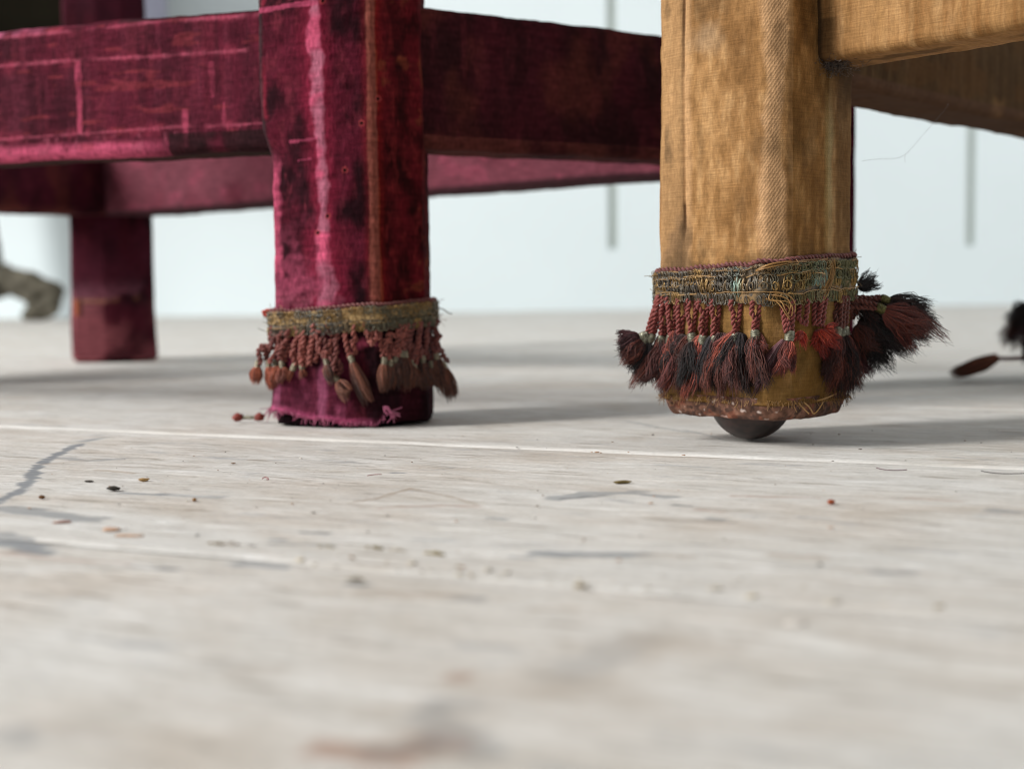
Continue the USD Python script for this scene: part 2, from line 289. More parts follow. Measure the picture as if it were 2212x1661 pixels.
for k in range(-3, 19):
    v0, v1 = V0 + W * (k - 1) + 0.0005, V0 + W * k - 0.0005
    near = v1 > 0.05 and v0 < 0.62
    if near:
        us = np.unique(np.r_[np.linspace(-3.2, -0.62, 40), np.linspace(-0.60, -0.345, 30), np.arange(-0.34, 0.26, 0.0012), np.linspace(0.265, 0.42, 20), np.linspace(0.44, 3.2, 40)])
        vs = np.unique(np.r_[v0 + np.array([0, 0.0003, 0.0008, 0.0016, 0.003]), np.arange(v0 + 0.004, v1 - 0.004, 0.0011 if 0.2 < v0 < 0.3 else 0.0018), v1 - np.array([0, 0.0003, 0.0008, 0.0016, 0.003])])
    else:
        us = np.linspace(-3.4, 3.4, 180)
        vs = np.unique(np.r_[v0 + np.array([0, 0.0006, 0.0018, 0.004]), np.linspace(v0 + 0.01, v1 - 0.01, 14), v1 - np.array([0, 0.0006, 0.0018, 0.004])])
    uu, vv = np.meshgrid(us, vs); u, v = uu.ravel(), vv.ravel()
    xy = u[:, None] * fu + v[:, None] * fv
    e0, e1 = v - v0, v1 - v; e = np.minimum(e0, e1)
    c = (v - (v0 + v1) / 2) / (W / 2)
    z = 0.0004 * c ** 2 - 0.0004 - np.where((np.abs(v - (V0 - W)) < 0.03), 0.0006, 0.0014) * (1 - np.clip(e / 0.0028, 0, 1)) ** 2
    z += 0.0007 * (fbm(np.stack([u * 9, v * 26, np.full_like(u, k * 1.7)], 1), 3, 21) - 0.5)
    if near: z += 0.00045 * (fbm(np.stack([u * 30, v * 130, np.full_like(u, k * 1.7)], 1), 4, 22) - 0.5)
    z -= 0.0003
    col, mask = plank_colour(xy, u, v, e0, e1, k)
    off = 13.7 * (k % 5) + 0.31 * k
    obj('plank', (np.c_[xy, z], grid_faces(len(vs), len(us), False)), PLANK, fl, col, np.stack([u + off, v + 0.7 * off, np.zeros_like(u)], 1), mask)
uu, vv = np.meshgrid([-3.5, 3.5], [-0.9, 4.0]); xy = uu.ravel()[:, None] * fu + vv.ravel()[:, None] * fv
obj('seam_filler', (np.c_[xy, np.full(4, -0.0024)], grid_faces(2, 2, False)), FILL, fl, smooth=False)

# ------------------------------------------------------------------ wall: wide painted boards with grooves over a plain baseboard
wall = thing('wall', 'pale blue painted panelled wall behind both stools', 'wall', (0, 2.92, 0)); tag(wall, kind='structure')
wd = np.array([1, 0.12, 0]) / math.hypot(1, 0.12); wn = np.array([0.12, -1, 0]) / math.hypot(1, 0.12)
def wbox(x0, x1, z0, z1, d0, d1, bev=0.003):
    b = trimesh.creation.box((x1 - x0, d1 - d0, z1 - z0)); b.apply_translation(((x0 + x1) / 2, (d0 + d1) / 2, (z0 + z1) / 2))
    v = np.array(b.vertices); P = v[:, :1] * wd + v[:, 1:2] * wn; P[:, 2] = v[:, 2]
    return P, np.array(b.faces)
gx = [-4.2, -2.6, -1.27, 0.2225, 1.0375, 1.85, 2.67, 3.48, 4.2]
for a, b in zip(gx[:-1], gx[1:]):
    obj('board', wbox(a + 0.011, b - 0.011, 0.132, 2.6, 0.0, 0.02), WALLP, wall, smooth=False)
obj('backing', wbox(-4.2, 4.2, 0.10, 2.6, -0.02, 0.008), WALLG, wall, smooth=False)
obj('baseboard', wbox(-4.2, 4.2, -0.003, 0.132, -0.0195, 0.0205), WALLP, wall, smooth=False)

# ------------------------------------------------------------------ dark cabinet far left with carved foot
cb = thing('dark_cabinet', 'dark wooden cabinet with pale lavender side, far left against the wall', 'cabinet', (-1.2, 2.62, 0))
def abox(x0, x1, y0, y1, z0, z1):
    b = trimesh.creation.box((x1 - x0, y1 - y0, z1 - z0)); b.apply_translation(((x0 + x1) / 2, (y0 + y1) / 2, (z0 + z1) / 2)); return b
obj('body', abox(-0.75, 0.50, -0.07, 0.10, 0.42, 1.5), DARKW, cb, smooth=False)
obj('side_panel', abox(0.503, 0.522, -0.075, 0.10, 0.41, 1.5), PALEP, cb, smooth=False)
def lump(spheres, seed, amp=0.006):
    import manifold3d as m3
    parts = []
    for (p, r), (q, s) in zip(spheres[:-1], spheres[1:]):
        parts.append(m3.Manifold.batch_hull([m3.Manifold.sphere(r, 20).translate(p), m3.Manifold.sphere(s, 20).translate(q)]))
    m = parts[0]
    for x in parts[1:]: m = m + x
    mm = m.refine_to_length(0.008).to_mesh(); t = trimesh.Trimesh(mm.vert_properties[:, :3], mm.tri_verts)
    t.vertices += t.vertex_normals * (amp * (fbm(np.array(t.vertices) * 34, 3, seed) - 0.5))[:, None]
    return t
obj('leg', lump([((0.165, -0.04, 0.43), 0.05), ((0.172, -0.03, 0.25), 0.034), ((0.190, -0.03, 0.10), 0.034)], 2), FOOTM, cb)
obj('carved_foot', lump([((0.20, -0.03, 0.080), 0.036), ((0.245, -0.05, 0.078), 0.024), ((0.29, -0.06, 0.062), 0.034), ((0.332, -0.06, 0.056), 0.018), ((0.318, -0.06, 0.030), 0.026), ((0.290, -0.05, 0.022), 0.0235)], 3, 0.045), FOOTM, cb)

# ------------------------------------------------------------------ cloth covered leg and rail builders
def perimeter(poly, rad, n):
    """n points evenly round the rounded polygon, outward normals and arc length, starting at the back (max y)"""
    P = Polygon(poly).buffer(-rad).buffer(rad, quad_segs=10)
    ring = P.exterior if P.exterior.is_ccw else shapely.LinearRing(list(P.exterior.coords)[::-1])
    L = ring.length; c = np.array(ring.coords); 
    s0 = ring.project(shapely.Point(c[np.argmax(c[:, 1])]))
    s = np.arange(n) * L / n
    pts = np.array([ring.interpolate((s0 + x) % L).coords[0] for x in s])
    t = np.roll(pts, -2, 0) - np.roll(pts, 2, 0); t /= np.linalg.norm(t, axis=1, keepdims=True)
    return pts, np.c_[t[:, 1], -t[:, 0]], s, L
class Leg:
    def __init__(self, poly, center, rad=0.003, n=420, xform=None):
        poly = np.asarray(poly, float)
        if xform is not None:
            c, s = math.cos(xform), math.sin(xform); poly = poly @ np.array([[c, s], [-s, c]])
        self.pts, self.nrm, self.s, self.L = perimeter(poly, rad, n)
        self.c = np.array(center, float); self.n = n
    def front(self, x):
        """perimeter index of the camera-facing point whose offset is x"""
        f = np.where(self.nrm[:, 1] < 0.15)[0]; return f[np.argmin(np.abs(self.pts[f, 0] - x))]
    def surf(self, zs, off=0.0, scale=None, disp=None, shift=None):
        zs = np.asarray(zs, float); m, n = len(zs), self.n
        sc = np.ones(m) if scale is None else scale(zs)
        P = self.pts[None] * sc[:, None, None]
        X = np.broadcast_to(self.pts[:, 0], (m, n)); Y = np.broadcast_to(self.pts[:, 1], (m, n))
        S = np.broadcast_to(self.s, (m, n)); Z = np.broadcast_to(zs[:, None], (m, n))
        o = np.broadcast_to(off, (m, n)).copy() if np.ndim(off) else np.full((m, n), float(off))
        if disp is not None: o = o + disp(S, Z, X, Y)
        P = P + self.nrm[None] * o[..., None]
        if shift is not None: P = P + shift(X, Y, Z)
        v = np.concatenate([P + self.c, Z[..., None]], -1).reshape(-1, 3)
        return v, grid_faces(m, n, True), S.ravel(), Z.ravel(), X.ravel(), Y.ravel()
def cap(v, f, n, top):
    """closes the last ring of a grid"""
    ring = np.arange(len(v) - n, len(v)) if top else np.arange(n)
    c = len(v); v = np.vstack([v, v[ring].mean(0)])
    tri = np.stack([ring, np.roll(ring, -1), np.full(n, c)], 1)
    return v, np.vstack([f, tri if top else tri[:, ::-1]])
def rail(p0, p1, zc, hh, th, n=240, m=500, rad=0.004, seed=0, wob=0.0012):
    """covered stretcher from p0 to p1 (xy); returns verts, faces, along, side coordinate (towards -normal), height"""
    p0, p1 = np.array(p0, float), np.array(p1, float); d = p1 - p0; Ln = np.linalg.norm(d); d /= Ln; nn = np.array([d[1], -d[0]])
    P, N, s, L = perimeter([(-th / 2, -hh / 2), (th / 2, -hh / 2), (th / 2, hh / 2), (-th / 2, hh / 2)], rad, n)
    al = np.linspace(0, Ln, m)
    A = np.broadcast_to(al[:, None], (m, n)); S = np.broadcast_to(s, (m, n)); Q = np.broadcast_to(P[:, 0], (m, n)); H = np.broadcast_to(P[:, 1], (m, n))
    o = wob * 2 * (fbm(np.stack([A * 22, S * 30, np.full_like(A, seed)], -1), 3, seed) - 0.5) + 0.0007 * (fbm(np.stack([A * 150, S * 150, np.full_like(A, seed)], -1), 2, seed + 5) - 0.5)
    sag = 0.0022 * (noise(np.stack([A * 9, A * 0, A * 0 + seed], -1), seed) - 0.5)
    q = Q + N[:, 0] * o; h = H + N[:, 1] * o + sag
    xy = p0 + A[..., None] * d + q[..., None] * nn
    v = np.concatenate([xy, (zc + h)[..., None]], -1).reshape(-1, 3)
    f = grid_faces(m, n, True)
    v, f = cap(v, f, n, True)
    e = lambda a: np.r_[a.ravel(), a.ravel()[-1]]
    return v, f, e(A), e(S), e(Q), e(H)
def velvet_base(S, Z, seed, k=1.0):
    a = fbm(np.stack([S * 110 * k, Z * 70 * k, np.full_like(S, seed)], -1), 6, seed)
    b = fbm(np.stack([S * 420 * k, Z * 160 * k, np.full_like(S, seed + 9.0)], -1), 3, seed + 3)
    c = mixc(lin(46, 15, 23), lin(82, 23, 38), sm(0.30, 0.70, a))
    c = mixc(c, lin(28, 12, 17), 0.45 * (1 - sm(0.20, 0.52, a)))
    c = mixc(c, lin(104, 38, 50), 0.5 * sm(0.56, 0.78, b))
    return c, a, b
PINK, WEAVE, REDB = lin(186, 80, 108), lin(146, 92, 108), lin(140, 72, 64)

# ================================================================== RED STOOL
A = np.array([-0.065, 0.556]); B = np.array([-0.51, 0.74]); C = np.array([0.146, 0.70]); D = np.array([-0.312, 1.055])
rs = thing('red_stool', 'worn crimson velvet covered stool with box stretchers, standing behind and left of the gold one', 'stool', (*A, 0))
RO = (*A, 0)
polyA = [(-0.0302, -0.0135), (-0.008, -0.0240), (0.0118, -0.0258), (0.0302, -0.0131), (0.031, 0.011), (0.010, 0.028), (-0.010, 0.028), (-0.0305, 0.012)]
LA = Leg(polyA, A, 0.0022, 460)
ZR = 0.1085
def dispA(S, Z, X, Y):
    return 0.0016 * (fbm(np.stack([S * 60, Z * 26, S * 0 + 1], -1), 3, 31) - 0.5) + 0.0008 * (fbm(np.stack([S * 260, Z * 200, S * 0], -1), 2, 32) - 0.5)
def shiftA(X, Y, Z):
    w = sm(ZR - 0.004, ZR + 0.012, Z) * sm(0.005, 0.03, -X)
    return np.stack([-0.0042 * w, 0 * w], -1)
def colA(S, Z, X, Y):
    c, a, b = velvet_base(S, Z, 40)
    wn_ = fbm(np.stack([S * 40, Z * 70, S * 0 + 4], -1), 4, 51); w2 = fbm(np.stack([S * 200, Z * 200, S * 0 + 4], -1), 3, 52)
    front = Y < 0.004
    # worn corner between the two front faces
    hw = np.interp(Z, [0, 0.04, 0.052, 0.062, 0.075, 0.085, 0.1, 0.12, 0.15, 0.17, 0.25], [0.004, 0.004, 0.0042, 0.0046, 0.0040, 0.0016, 0.0024, 0.0022, 0.0030, 0.0020, 0.002])
    cx = -0.0088 + 0.0022 * (wn_ - 0.5) * 2 + np.interp(Z, [0.05, 0.08, 0.17], [0.0010, 0.0002, -0.0018])
    d = np.abs(X - cx) + (w2 - 0.5) * 0.0030
    halo = (1 - sm(hw * 0.8, hw * 2.6 + 0.0015, d)) * front
    core = (1 - sm(hw * 0.45, hw * 1.05, d)) * front
    c = mixc(c, lin(120, 30, 52), 0.7 * halo); c = mixc(c, PINK, core * 0.9)
    wv = core * sm(0.45, 0.6, wn_ + 0.12 * (Z < 0.09)); c = mixc(c, WEAVE, 0.75 * wv)
    # worn left edge below the rail
    d2 = np.abs(X + 0.0290) + (w2 - 0.5) * 0.0026
    e = (1 - sm(0.0008, 0.0030, d2)) * sm(0.112, 0.100, Z) * front
    e2 = (1 - sm(0.0006, 0.0022, d2)) * (Z > 0.112) * 0.6 * front * sm(0.45, 0.6, wn_)
    c = mixc(c, PINK, np.clip(e * (0.55 + 0.8 * (wn_ - 0.3)), 0, 1)); c = mixc(c, lin(150, 42, 62), e2)
    # dull dark turned edge of the cloth beside the rail
    te = (1 - sm(0.0022, 0.0040, X + 0.0318 + (w2 - 0.5) * 0.0012)) * sm(0.104, 0.112, Z) * (Y < 0.012); c = mixc(c, lin(52, 40, 42), 0.85 * te)
    # smooth bald strip on the other corner
    d3 = np.abs(X - 0.0117 - 0.0014 * (wn_ - 0.5)) + (w2 - 0.5) * 0.0008
    s3 = (1 - sm(0.0015, 0.0024, d3 * np.interp(Z, [0.05, 0.07, 0.1], [0.75, 0.9, 1.0]))) * front
    c = mixc(c, lin(128, 70, 60), s3 * 0.95)
    h3 = (1 - sm(0.0015, 0.0055, d3)) * front * (1 - s3); c = mixc(c, lin(120, 30, 34), 0.5 * h3)
    # blotchy pink wear low on the left face, brown wear on the right face
    lo = sm(0.095, 0.055, Z) * (X < -0.006) * front
    c = mixc(c, lin(130, 56, 76), np.clip(lo * sm(0.46, 0.66, wn_ * 0.6 + w2 * 0.4) * 0.95, 0, 1))
    c = mixc(c, lin(134, 68, 84), np.clip(sm(0.058, 0.048, Z) * (X < 0.0) * front * sm(0.35, 0.6, w2) * 0.7, 0, 1))
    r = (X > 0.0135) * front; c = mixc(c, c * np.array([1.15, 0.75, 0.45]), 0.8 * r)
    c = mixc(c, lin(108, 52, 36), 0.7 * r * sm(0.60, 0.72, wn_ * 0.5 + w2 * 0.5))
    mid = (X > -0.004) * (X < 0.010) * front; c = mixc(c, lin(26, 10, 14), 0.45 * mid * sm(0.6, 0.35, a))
    # thin pale seams and thread lines across the left face
    for zz, x0, x1, wd_, s in ((0.1655, -0.03, -0.009, 0.0009, 0.8), (0.113, -0.021, -0.010, 0.0005, 0.7), (0.1055, -0.019, -0.013, 0.0004, 0.7), (0.148, -0.012, -0.008, 0.0006, 0.9)):
        ln = (np.abs(Z - zz - 0.0012 * (wn_ - 0.5) - 0.05 * (X + 0.02)) < wd_ * (0.5 + w2)) & (X > x0) & (X < x1) & front
        c = mixc(c, lin(160, 66, 92), s * ln)
    # little tack holes with a pale rim
    for hx, hz in ((-0.0068, 0.0832), (-0.011, 0.0768), (0.0005, 0.101), (0.0075, 0.119), (-0.0070, 0.1665), (0.014, 0.1285)):
        q = np.hypot(X - hx, Z - hz); c = mixc(c, lin(170, 70, 70), 0.5 * (q < 0.0013) * front); c = mixc(c, (0.002, 0.001, 0.001), 1.0 * (q < 0.0007) * front)
    mask = np.clip(wv + s3 * 0.2, 0, 1)
    return np.clip(c, 0.0015, 0.9), mask
zs = np.r_[np.linspace(0.0005, 0.035, 50), np.linspace(0.0355, 0.19, 360), np.linspace(0.192, 0.44, 40)]
taper = lambda z: 1.0 - 0.012 * sm(0.10, 0.16, z)
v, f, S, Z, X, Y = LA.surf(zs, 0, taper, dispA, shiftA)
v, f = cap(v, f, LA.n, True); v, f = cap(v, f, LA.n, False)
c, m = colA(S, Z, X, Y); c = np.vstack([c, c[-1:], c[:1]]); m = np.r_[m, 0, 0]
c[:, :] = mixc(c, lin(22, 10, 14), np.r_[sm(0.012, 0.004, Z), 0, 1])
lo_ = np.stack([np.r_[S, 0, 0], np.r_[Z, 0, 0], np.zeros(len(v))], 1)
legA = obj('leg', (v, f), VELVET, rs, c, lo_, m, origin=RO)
def plain_leg(poly_rot, ctr, seed, name='leg', parent=rs, n=200, patch=True, dark=0.0):
    Lg = Leg(polyA, ctr, 0.003, n, poly_rot)
    zz = np.r_[np.linspace(0.0005, 0.19, 170), np.linspace(0.192, 0.44, 30)]
    dz = lambda S, Z, X, Y: 0.002 * (fbm(np.stack([S * 60, Z * 30, S * 0 + seed], -1), 3, seed) - 0.5)
    v, f, S, Z, X, Y = Lg.surf(zz, 0, lambda z: 1.0 + 0.05 * sm(0.05, 0.0, z) - 0.06 * (z < 0.002), dz)
    c, a, b = velvet_base(S, Z, seed, 0.8)
    w = fbm(np.stack([S * 50, Z * 50, S * 0 + seed], -1), 3, seed + 1)
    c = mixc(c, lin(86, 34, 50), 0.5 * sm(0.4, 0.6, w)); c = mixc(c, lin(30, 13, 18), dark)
    if patch:
        lowp = sm(0.054, 0.042, Z) * sm(0.25, 0.75, w + 0.12 * (X < 0))
        c = mixc(c, lin(132, 80, 84), 0.55 * lowp)
        c = mixc(c, lin(118, 72, 84), 0.5 * sm(0.066, 0.05, Z) * (Z > 0.046) * sm(0.4, 0.6, w) )
        c = mixc(c, lin(132, 92, 70), 0.6 * (1 - sm(0.0008, 0.0022, np.abs(Z - 0.0470 - 0.0012 * (w - 0.5)))) * sm(0.3, 0.5, w)); c = mixc(c, lin(112, 48, 54), 0.30 * sm(0.050, 0.030, Z) * sm(0.2, 0.6, w))
        for hx, s_, cc in ((-0.018, 0.0014, lin(40, 24, 14)), (-0.0225, 0.0022, lin(150, 82, 50))):
            c = mixc(c, cc, 0.8 * (1 - sm(s_ * 0.7, s_ * 1.6, np.abs(X - hx))) * (Z > 0.036) * (Z < 0.048) * (Y < 0.01))
        c = mixc(c, lin(150, 100, 50), 0.7 * (np.abs(Z - 0.0475 - 0.15 * (X - 0.01)) < 0.0014) * (X > 0.006) * (Y < 0.01) * sm(0.35, 0.55, w))
        c = mixc(c, lin(150, 86, 92), 0.7 * (Z < 0.0032) * sm(0.35, 0.5, w))
    v, f = cap(v, f, n, True); v, f = cap(v, f, n, False)
    c = np.vstack([c, c[-1:], c[:1]])
    return obj(name, (v, f), VELVET, parent, np.clip(c, 0.0015, 0.9), np.stack([np.r_[S, 0, 0], np.r_[Z, 0, 0], np.zeros(len(v))], 1), np.zeros(len(v)), origin=RO)
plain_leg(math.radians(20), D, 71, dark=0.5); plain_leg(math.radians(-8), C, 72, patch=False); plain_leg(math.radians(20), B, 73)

def stool_rail(p0, p1, off, zc, hh, th, seed, painter, mat, parent, name='stretcher', n=240, m=500, origin=RO, trim0=0.016, trim1=0.02):
    p0, p1 = np.array(p0), np.array(p1); d = (p1 - p0) / np.linalg.norm(p1 - p0); nn = np.array([d[1], -d[0]])
    v, f, Al, S, Q, H = rail(p0 + d * trim0 + nn * off, p1 - d * trim1 + nn * off, zc, hh, th, n, m, 0.0035, seed)
    c, mk = painter(Al + trim0, S, Q, H)
    return obj(name, (v, f), mat, parent, np.clip(c, 0.0015, 0.9), np.stack([Al, S, np.zeros_like(S)], 1), mk, origin=origin)
def paintAB(t, S, Q, H):
    # along t from the front leg, H from -0.028 to 0.028, front face is Q < 0
    c, a, b = velvet_base(t * 0.6, H * 0.35 + Q, 80, 1.0)
    w = fbm(np.stack([t * 60, H * 40, Q * 40], -1), 3, 81); w2 = fbm(np.stack([t * 300, H * 200, Q * 200], -1), 3, 82)
    st = fbm(np.stack([t * 240, H * 25, Q * 25], -1), 3, 83)           # vertical nap streaks
    c = mixc(c, lin(96, 40, 54), 0.55 * sm(0.5, 0.7, st)); c = mixc(c, lin(46, 18, 24), 0.6 * sm(0.48, 0.32, st))
    c = mixc(c, lin(84, 30, 44), 0.3)
    fr = Q < -0.006
    for hz, wd_, s in ((0.0262, 0.0009, 0.8), (0.0128, 0.0008, 0.85), (-0.0178, 0.0007, 0.8)):
        dd = np.abs(H - hz - 0.0022 * (noise(np.stack([t * 26, t * 0, t * 0 + hz * 99], -1), 7) - 0.5))
        c = mixc(c, lin(176, 84, 104), s * 0.68 * fr * (1 - sm(wd_ * 0.4, wd_ * 1.2, dd + (w2 - 0.5) * 0.0016)) * sm(0.30, 0.62, w + 0.06))
    for hz, wd_ in ((0.0262, 0.0035), (0.0128, 0.0040), (-0.0178, 0.0042)): c = mixc(c, lin(138, 48, 68), 0.55 * fr * (1 - sm(0.0, wd_, np.abs(H - hz) + (w2 - 0.5) * 0.004)) * sm(0.46, 0.66, st * 0.6 + w * 0.4))
    def vert(t0, h0, h1, wd_, s, cc=lin(170, 70, 94)):
        nonlocal c
        dd = np.abs(t - t0 - 0.0012 * (w - 0.5)) + (w2 - 0.5) * 0.0022
        c = mixc(c, cc, s * sm(0.25, 0.5, w + 0.06) * fr * (1 - sm(wd_ * 0.5, wd_ * 1.2, dd)) * (H > h0) * (H < h1))
    vert(0.121, -0.0178, 0.0125, 0.0016, 0.75); vert(0.0665, -0.0255, -0.010, 0.0015, 0.55); vert(0.053, -0.006, 0.009, 0.0012, 0.3); vert(0.0475, -0.0175, -0.008, 0.0008, 0.4)
    bot = fr * sm(-0.0205, -0.0245, H + 0.003 * (w - 0.5)) * sm(0.06, 0.11, t) * sm(0.30, 0.5, w2 + 0.1)
    c = mixc(c, PINK, 0.85 * bot)
    c = mixc(c, lin(150, 74, 92), 0.5 * fr * (H < -0.019) * sm(0.56, 0.7, w2) * (t > 0.065))
    c = mixc(c, lin(176, 92, 120), 0.85 * (H > 0.0255) * sm(0.135, 0.15, t) * sm(0.45, 0.6, w))
    c = mixc(c, lin(132, 52, 58), 0.4 * fr * sm(0.68, 0.76, fbm(np.stack([t * 60, H * 300, Q * 0], -1), 3, 85)))
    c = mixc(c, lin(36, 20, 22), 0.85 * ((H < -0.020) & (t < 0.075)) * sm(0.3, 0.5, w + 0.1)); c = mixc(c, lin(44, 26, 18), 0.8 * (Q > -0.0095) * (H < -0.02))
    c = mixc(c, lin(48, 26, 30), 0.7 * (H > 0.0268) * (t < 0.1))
    return c, np.zeros(len(t))
UA = B - A
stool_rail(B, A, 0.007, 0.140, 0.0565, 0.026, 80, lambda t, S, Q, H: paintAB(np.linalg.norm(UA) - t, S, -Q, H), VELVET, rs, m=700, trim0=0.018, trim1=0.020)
def paint_shaded(seed, tone):  # shade of faces turned from the window, put into the velvet tone
    def g(t, S, Q, H):
        c, a, b = velvet_base(t * 0.8, H * 0.5 + Q, seed, 0.8)
        w = fbm(np.stack([t * 45, H * 30, Q * 30], -1), 4, seed + 1)
        c = mixc(c, tone, 0.55); c = mixc(c, lin(100, 48, 40), 0.4 * sm(0.52, 0.68, w)); c = mixc(c, lin(30, 12, 14), 0.5 * sm(0.45, 0.3, w))
        c = mixc(c, lin(96, 50, 44), 0.6 * (H < -0.023) * sm(0.35, 0.5, w)); 
        return c, np.zeros(len(t))
    return g
def paint_mauve(seed):
    def g(t, S, Q, H):
        c, a, b = velvet_base(t * 0.7, H * 0.5 + Q, seed, 0.6)
        w = fbm(np.stack([t * 30, H * 30, Q * 30], -1), 3, seed + 1); w2 = fbm(np.stack([t * 120, H * 120, Q * 90], -1), 3, seed + 2)
        c = mixc(c, lin(112, 62, 72), 0.75 * sm(0.25, 0.6, w + 0.1)); c = mixc(c, lin(130, 62, 78), 0.6 * sm(0.6, 0.7, w2)); c = mixc(c, lin(60, 40, 44), 0.8 * (H < -0.025))
        return c, np.zeros(len(t))
    return g
stool_rail(A, C, 0.010, 0.140, 0.0565, 0.026, 90, paint_shaded(90, lin(46, 21, 21)), VELVET, rs, m=300, trim0=0.02)
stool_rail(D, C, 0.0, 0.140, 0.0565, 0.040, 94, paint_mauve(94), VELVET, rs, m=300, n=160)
stool_rail(B, D, 0.0, 0.140, 0.0565, 0.040, 97, paint_shaded(97, lin(50, 20, 28)), VELVET, rs, m=200, n=120)

# ------------------------------------------------------------------ trims and tassels
def rope(p0, p1, R, rng, turns_per_m=420, plies=2, sag=0.0, n=None, wander=0.0):
    """two-ply twisted cord between points, or along a path if p0 is an (n,3) array"""
    P = np.asarray(p0, float)
    if P.ndim == 1:
        t = np.linspace(0, 1, 26)[:, None]; P = P * (1 - t) + np.asarray(p1) * t
        P = P + np.array([0, 0, -1]) * sag * 4 * t * (1 - t) + wander * (fbm(np.c_[t * 5, t * 0 + rng.random() * 50, t * 0], 2, 3)[:, None] - 0.5) * rng.normal(size=3)
    L = np.r_[0, np.cumsum(np.linalg.norm(np.diff(P, axis=0), axis=1))]
    m = n or max(10, int(L[-1] / 0.00028)); q = np.linspace(0, L[-1], m)
    P = np.stack([np.interp(q, L, P[:, k]) for k in range(3)], 1)
    t = np.gradient(P, axis=0); t /= np.linalg.norm(t, axis=1, keepdims=True) + 1e-12
    ref = np.array([0.3, 1.0, 0.2]); a = np.cross(t, ref); a /= np.linalg.norm(a, axis=1, keepdims=True) + 1e-9; b = np.cross(t, a)
    ph = q * turns_per_m * 2 * np.pi + rng.random() * 6
    return [P + R * 0.58 * (a * np.cos(ph + k * 2 * np.pi / plies)[:, None] + b * np.sin(ph + k * 2 * np.pi / plies)[:, None]) for k in range(plies)], R * 0.52
def ropes_mesh(list_of, sides=6, cols=None, rng=None):
    parts = []
    for i, (plies, r) in enumerate(list_of):
        for P in plies:
            v, f, _, al = tubes([P], r, sides); parts.append((v, f, cols[i] if np.ndim(cols) > 1 else cols))
    (v, f), c = join(parts)
    n_ = fbm(v * 700, 2, 8)[:, None]; return (v, f), np.clip(c * (0.65 + 0.7 * n_), 0, 1)
def tuft(base, axis, length, width, rng, pal, n=150, spread=1.0, end=None, curl=0.12, hair=0.00013, flat=1.0, bulb=False):
    """a bundle of wool hairs leaving base along axis; end gives the tip point"""
    base = np.asarray(base, float)
    mid_end = base + np.asarray(axis) * length if end is None else np.asarray(end, float)
    ax = mid_end - base; length = np.linalg.norm(ax); ax /= length
    s1 = np.cross(ax, [0.1, 1.0, 0.15]); s1 /= np.linalg.norm(s1); s2 = np.cross(ax, s1)
    K = n; t = np.linspace(0, 1, 11); C = 5 if bulb else 11
    ang = rng.random(K) * 2 * np.pi; rr = np.sqrt(rng.random(K)); ox, oy = np.cos(ang) * rr, np.sin(ang) * rr
    clump = rng.integers(0, C, K)
    if bulb:
        prof = 0.35 + 0.65 * np.sin(np.pi * np.clip(t * 0.80 + 0.08, 0, 1)); ln = length * (0.78 + 0.3 * rng.random(K)) * (0.82 + 0.25 * rng.random(C))[clump]
        P = base + t[None, :, None] * ln[:, None, None] * ax
        P = P + (prof[None] * (width / 2) * ox[:, None])[..., None] * s1 + (prof[None] * (width / 2) * flat * oy[:, None])[..., None] * s2
        cd = rng.normal(size=(C, 3)) * width * 0.20; P = P + (t ** 1.5)[None, :, None] * cd[clump][:, None, :]
    else:
        # locks: each lock leaves the neck in its own direction, swells and closes towards a ragged tip
        ca = rng.random(C) * 2 * np.pi; cr_ = np.sqrt(rng.random(C)); cln = 0.60 + 0.44 * rng.random(C)
        ln = length * cln[clump] * (0.82 + 0.24 * rng.random(K))
        own = np.interp(t, [0, 0.15, 0.5, 0.85, 1], [0.10, 0.20, 0.26, 0.20, 0.17]) * width
        fan = width * 0.36 * spread * np.interp(t, [0, 0.14, 0.5, 1], [0.20, 0.58, 1.02, 1.18])
        P = base + t[None, :, None] * ln[:, None, None] * ax
        P = P + (fan[None] * (cr_ * np.cos(ca))[clump][:, None] + own[None] * ox[:, None])[..., None] * s1 + (fan[None] * (cr_ * np.sin(ca))[clump][:, None] * flat + own[None] * oy[:, None])[..., None] * s2
        bend = rng.normal(size=(C, 3)) * width * 0.22; P = P + (t ** 2)[None, :, None] * bend[clump][:, None]
        wv = rng.normal(size=(C, 3)) * width * 0.05; ph = rng.random(C) * 6; fr_ = 4 + 4 * rng.random(C)
        P = P + (np.sin(t[None] * fr_[clump][:, None] + ph[clump][:, None] + 0.5 * rng.random(K)[:, None]) * np.minimum(t * 2, 1)[None])[..., None] * wv[clump][:, None]
        iw = rng.normal(size=(K, 3)) * width * 0.075; P = P + (np.sin(t[None] * (6 + 6 * rng.random(K))[:, None] + rng.random(K)[:, None] * 6) * t[None])[..., None] * iw[:, None]
        fly = rng.random(K) < 0.035; P = P + (t ** 2)[None, :, None] * (fly[:, None] * rng.normal(size=(K, 3)) * width * 0.22)[:, None]
        horiz = 1 - abs(ax[2]); P[..., 2] -= horiz * 0.10 * length * (t ** 2)[None]
    P[..., 2] = np.maximum(P[..., 2], 0.0006)
    rad = hair * (0.7 + 0.7 * rng.random(K))[:, None] * np.interp(t, [0, 0.8, 1], [1, 1, 0.4])[None]
    v, f, idx, al = tubes(P, rad, 3)
    pal = np.asarray(pal); kc = rng.integers(0, len(pal), C)
    pick = pal[np.where(rng.random(K) < 0.28, rng.integers(0, len(pal), K), kc[clump])]
    shade = ((0.72 + 0.5 * rng.random(C))[clump] * (0.6 + 0.8 * rng.random(K)))[:, None]
    c = (pick * shade)[idx] * np.interp(al, [0, 0.35, 1], [1.35, 1.1, 0.75])[:, None]
    return (v, f), np.clip(c, 0.001, 1)
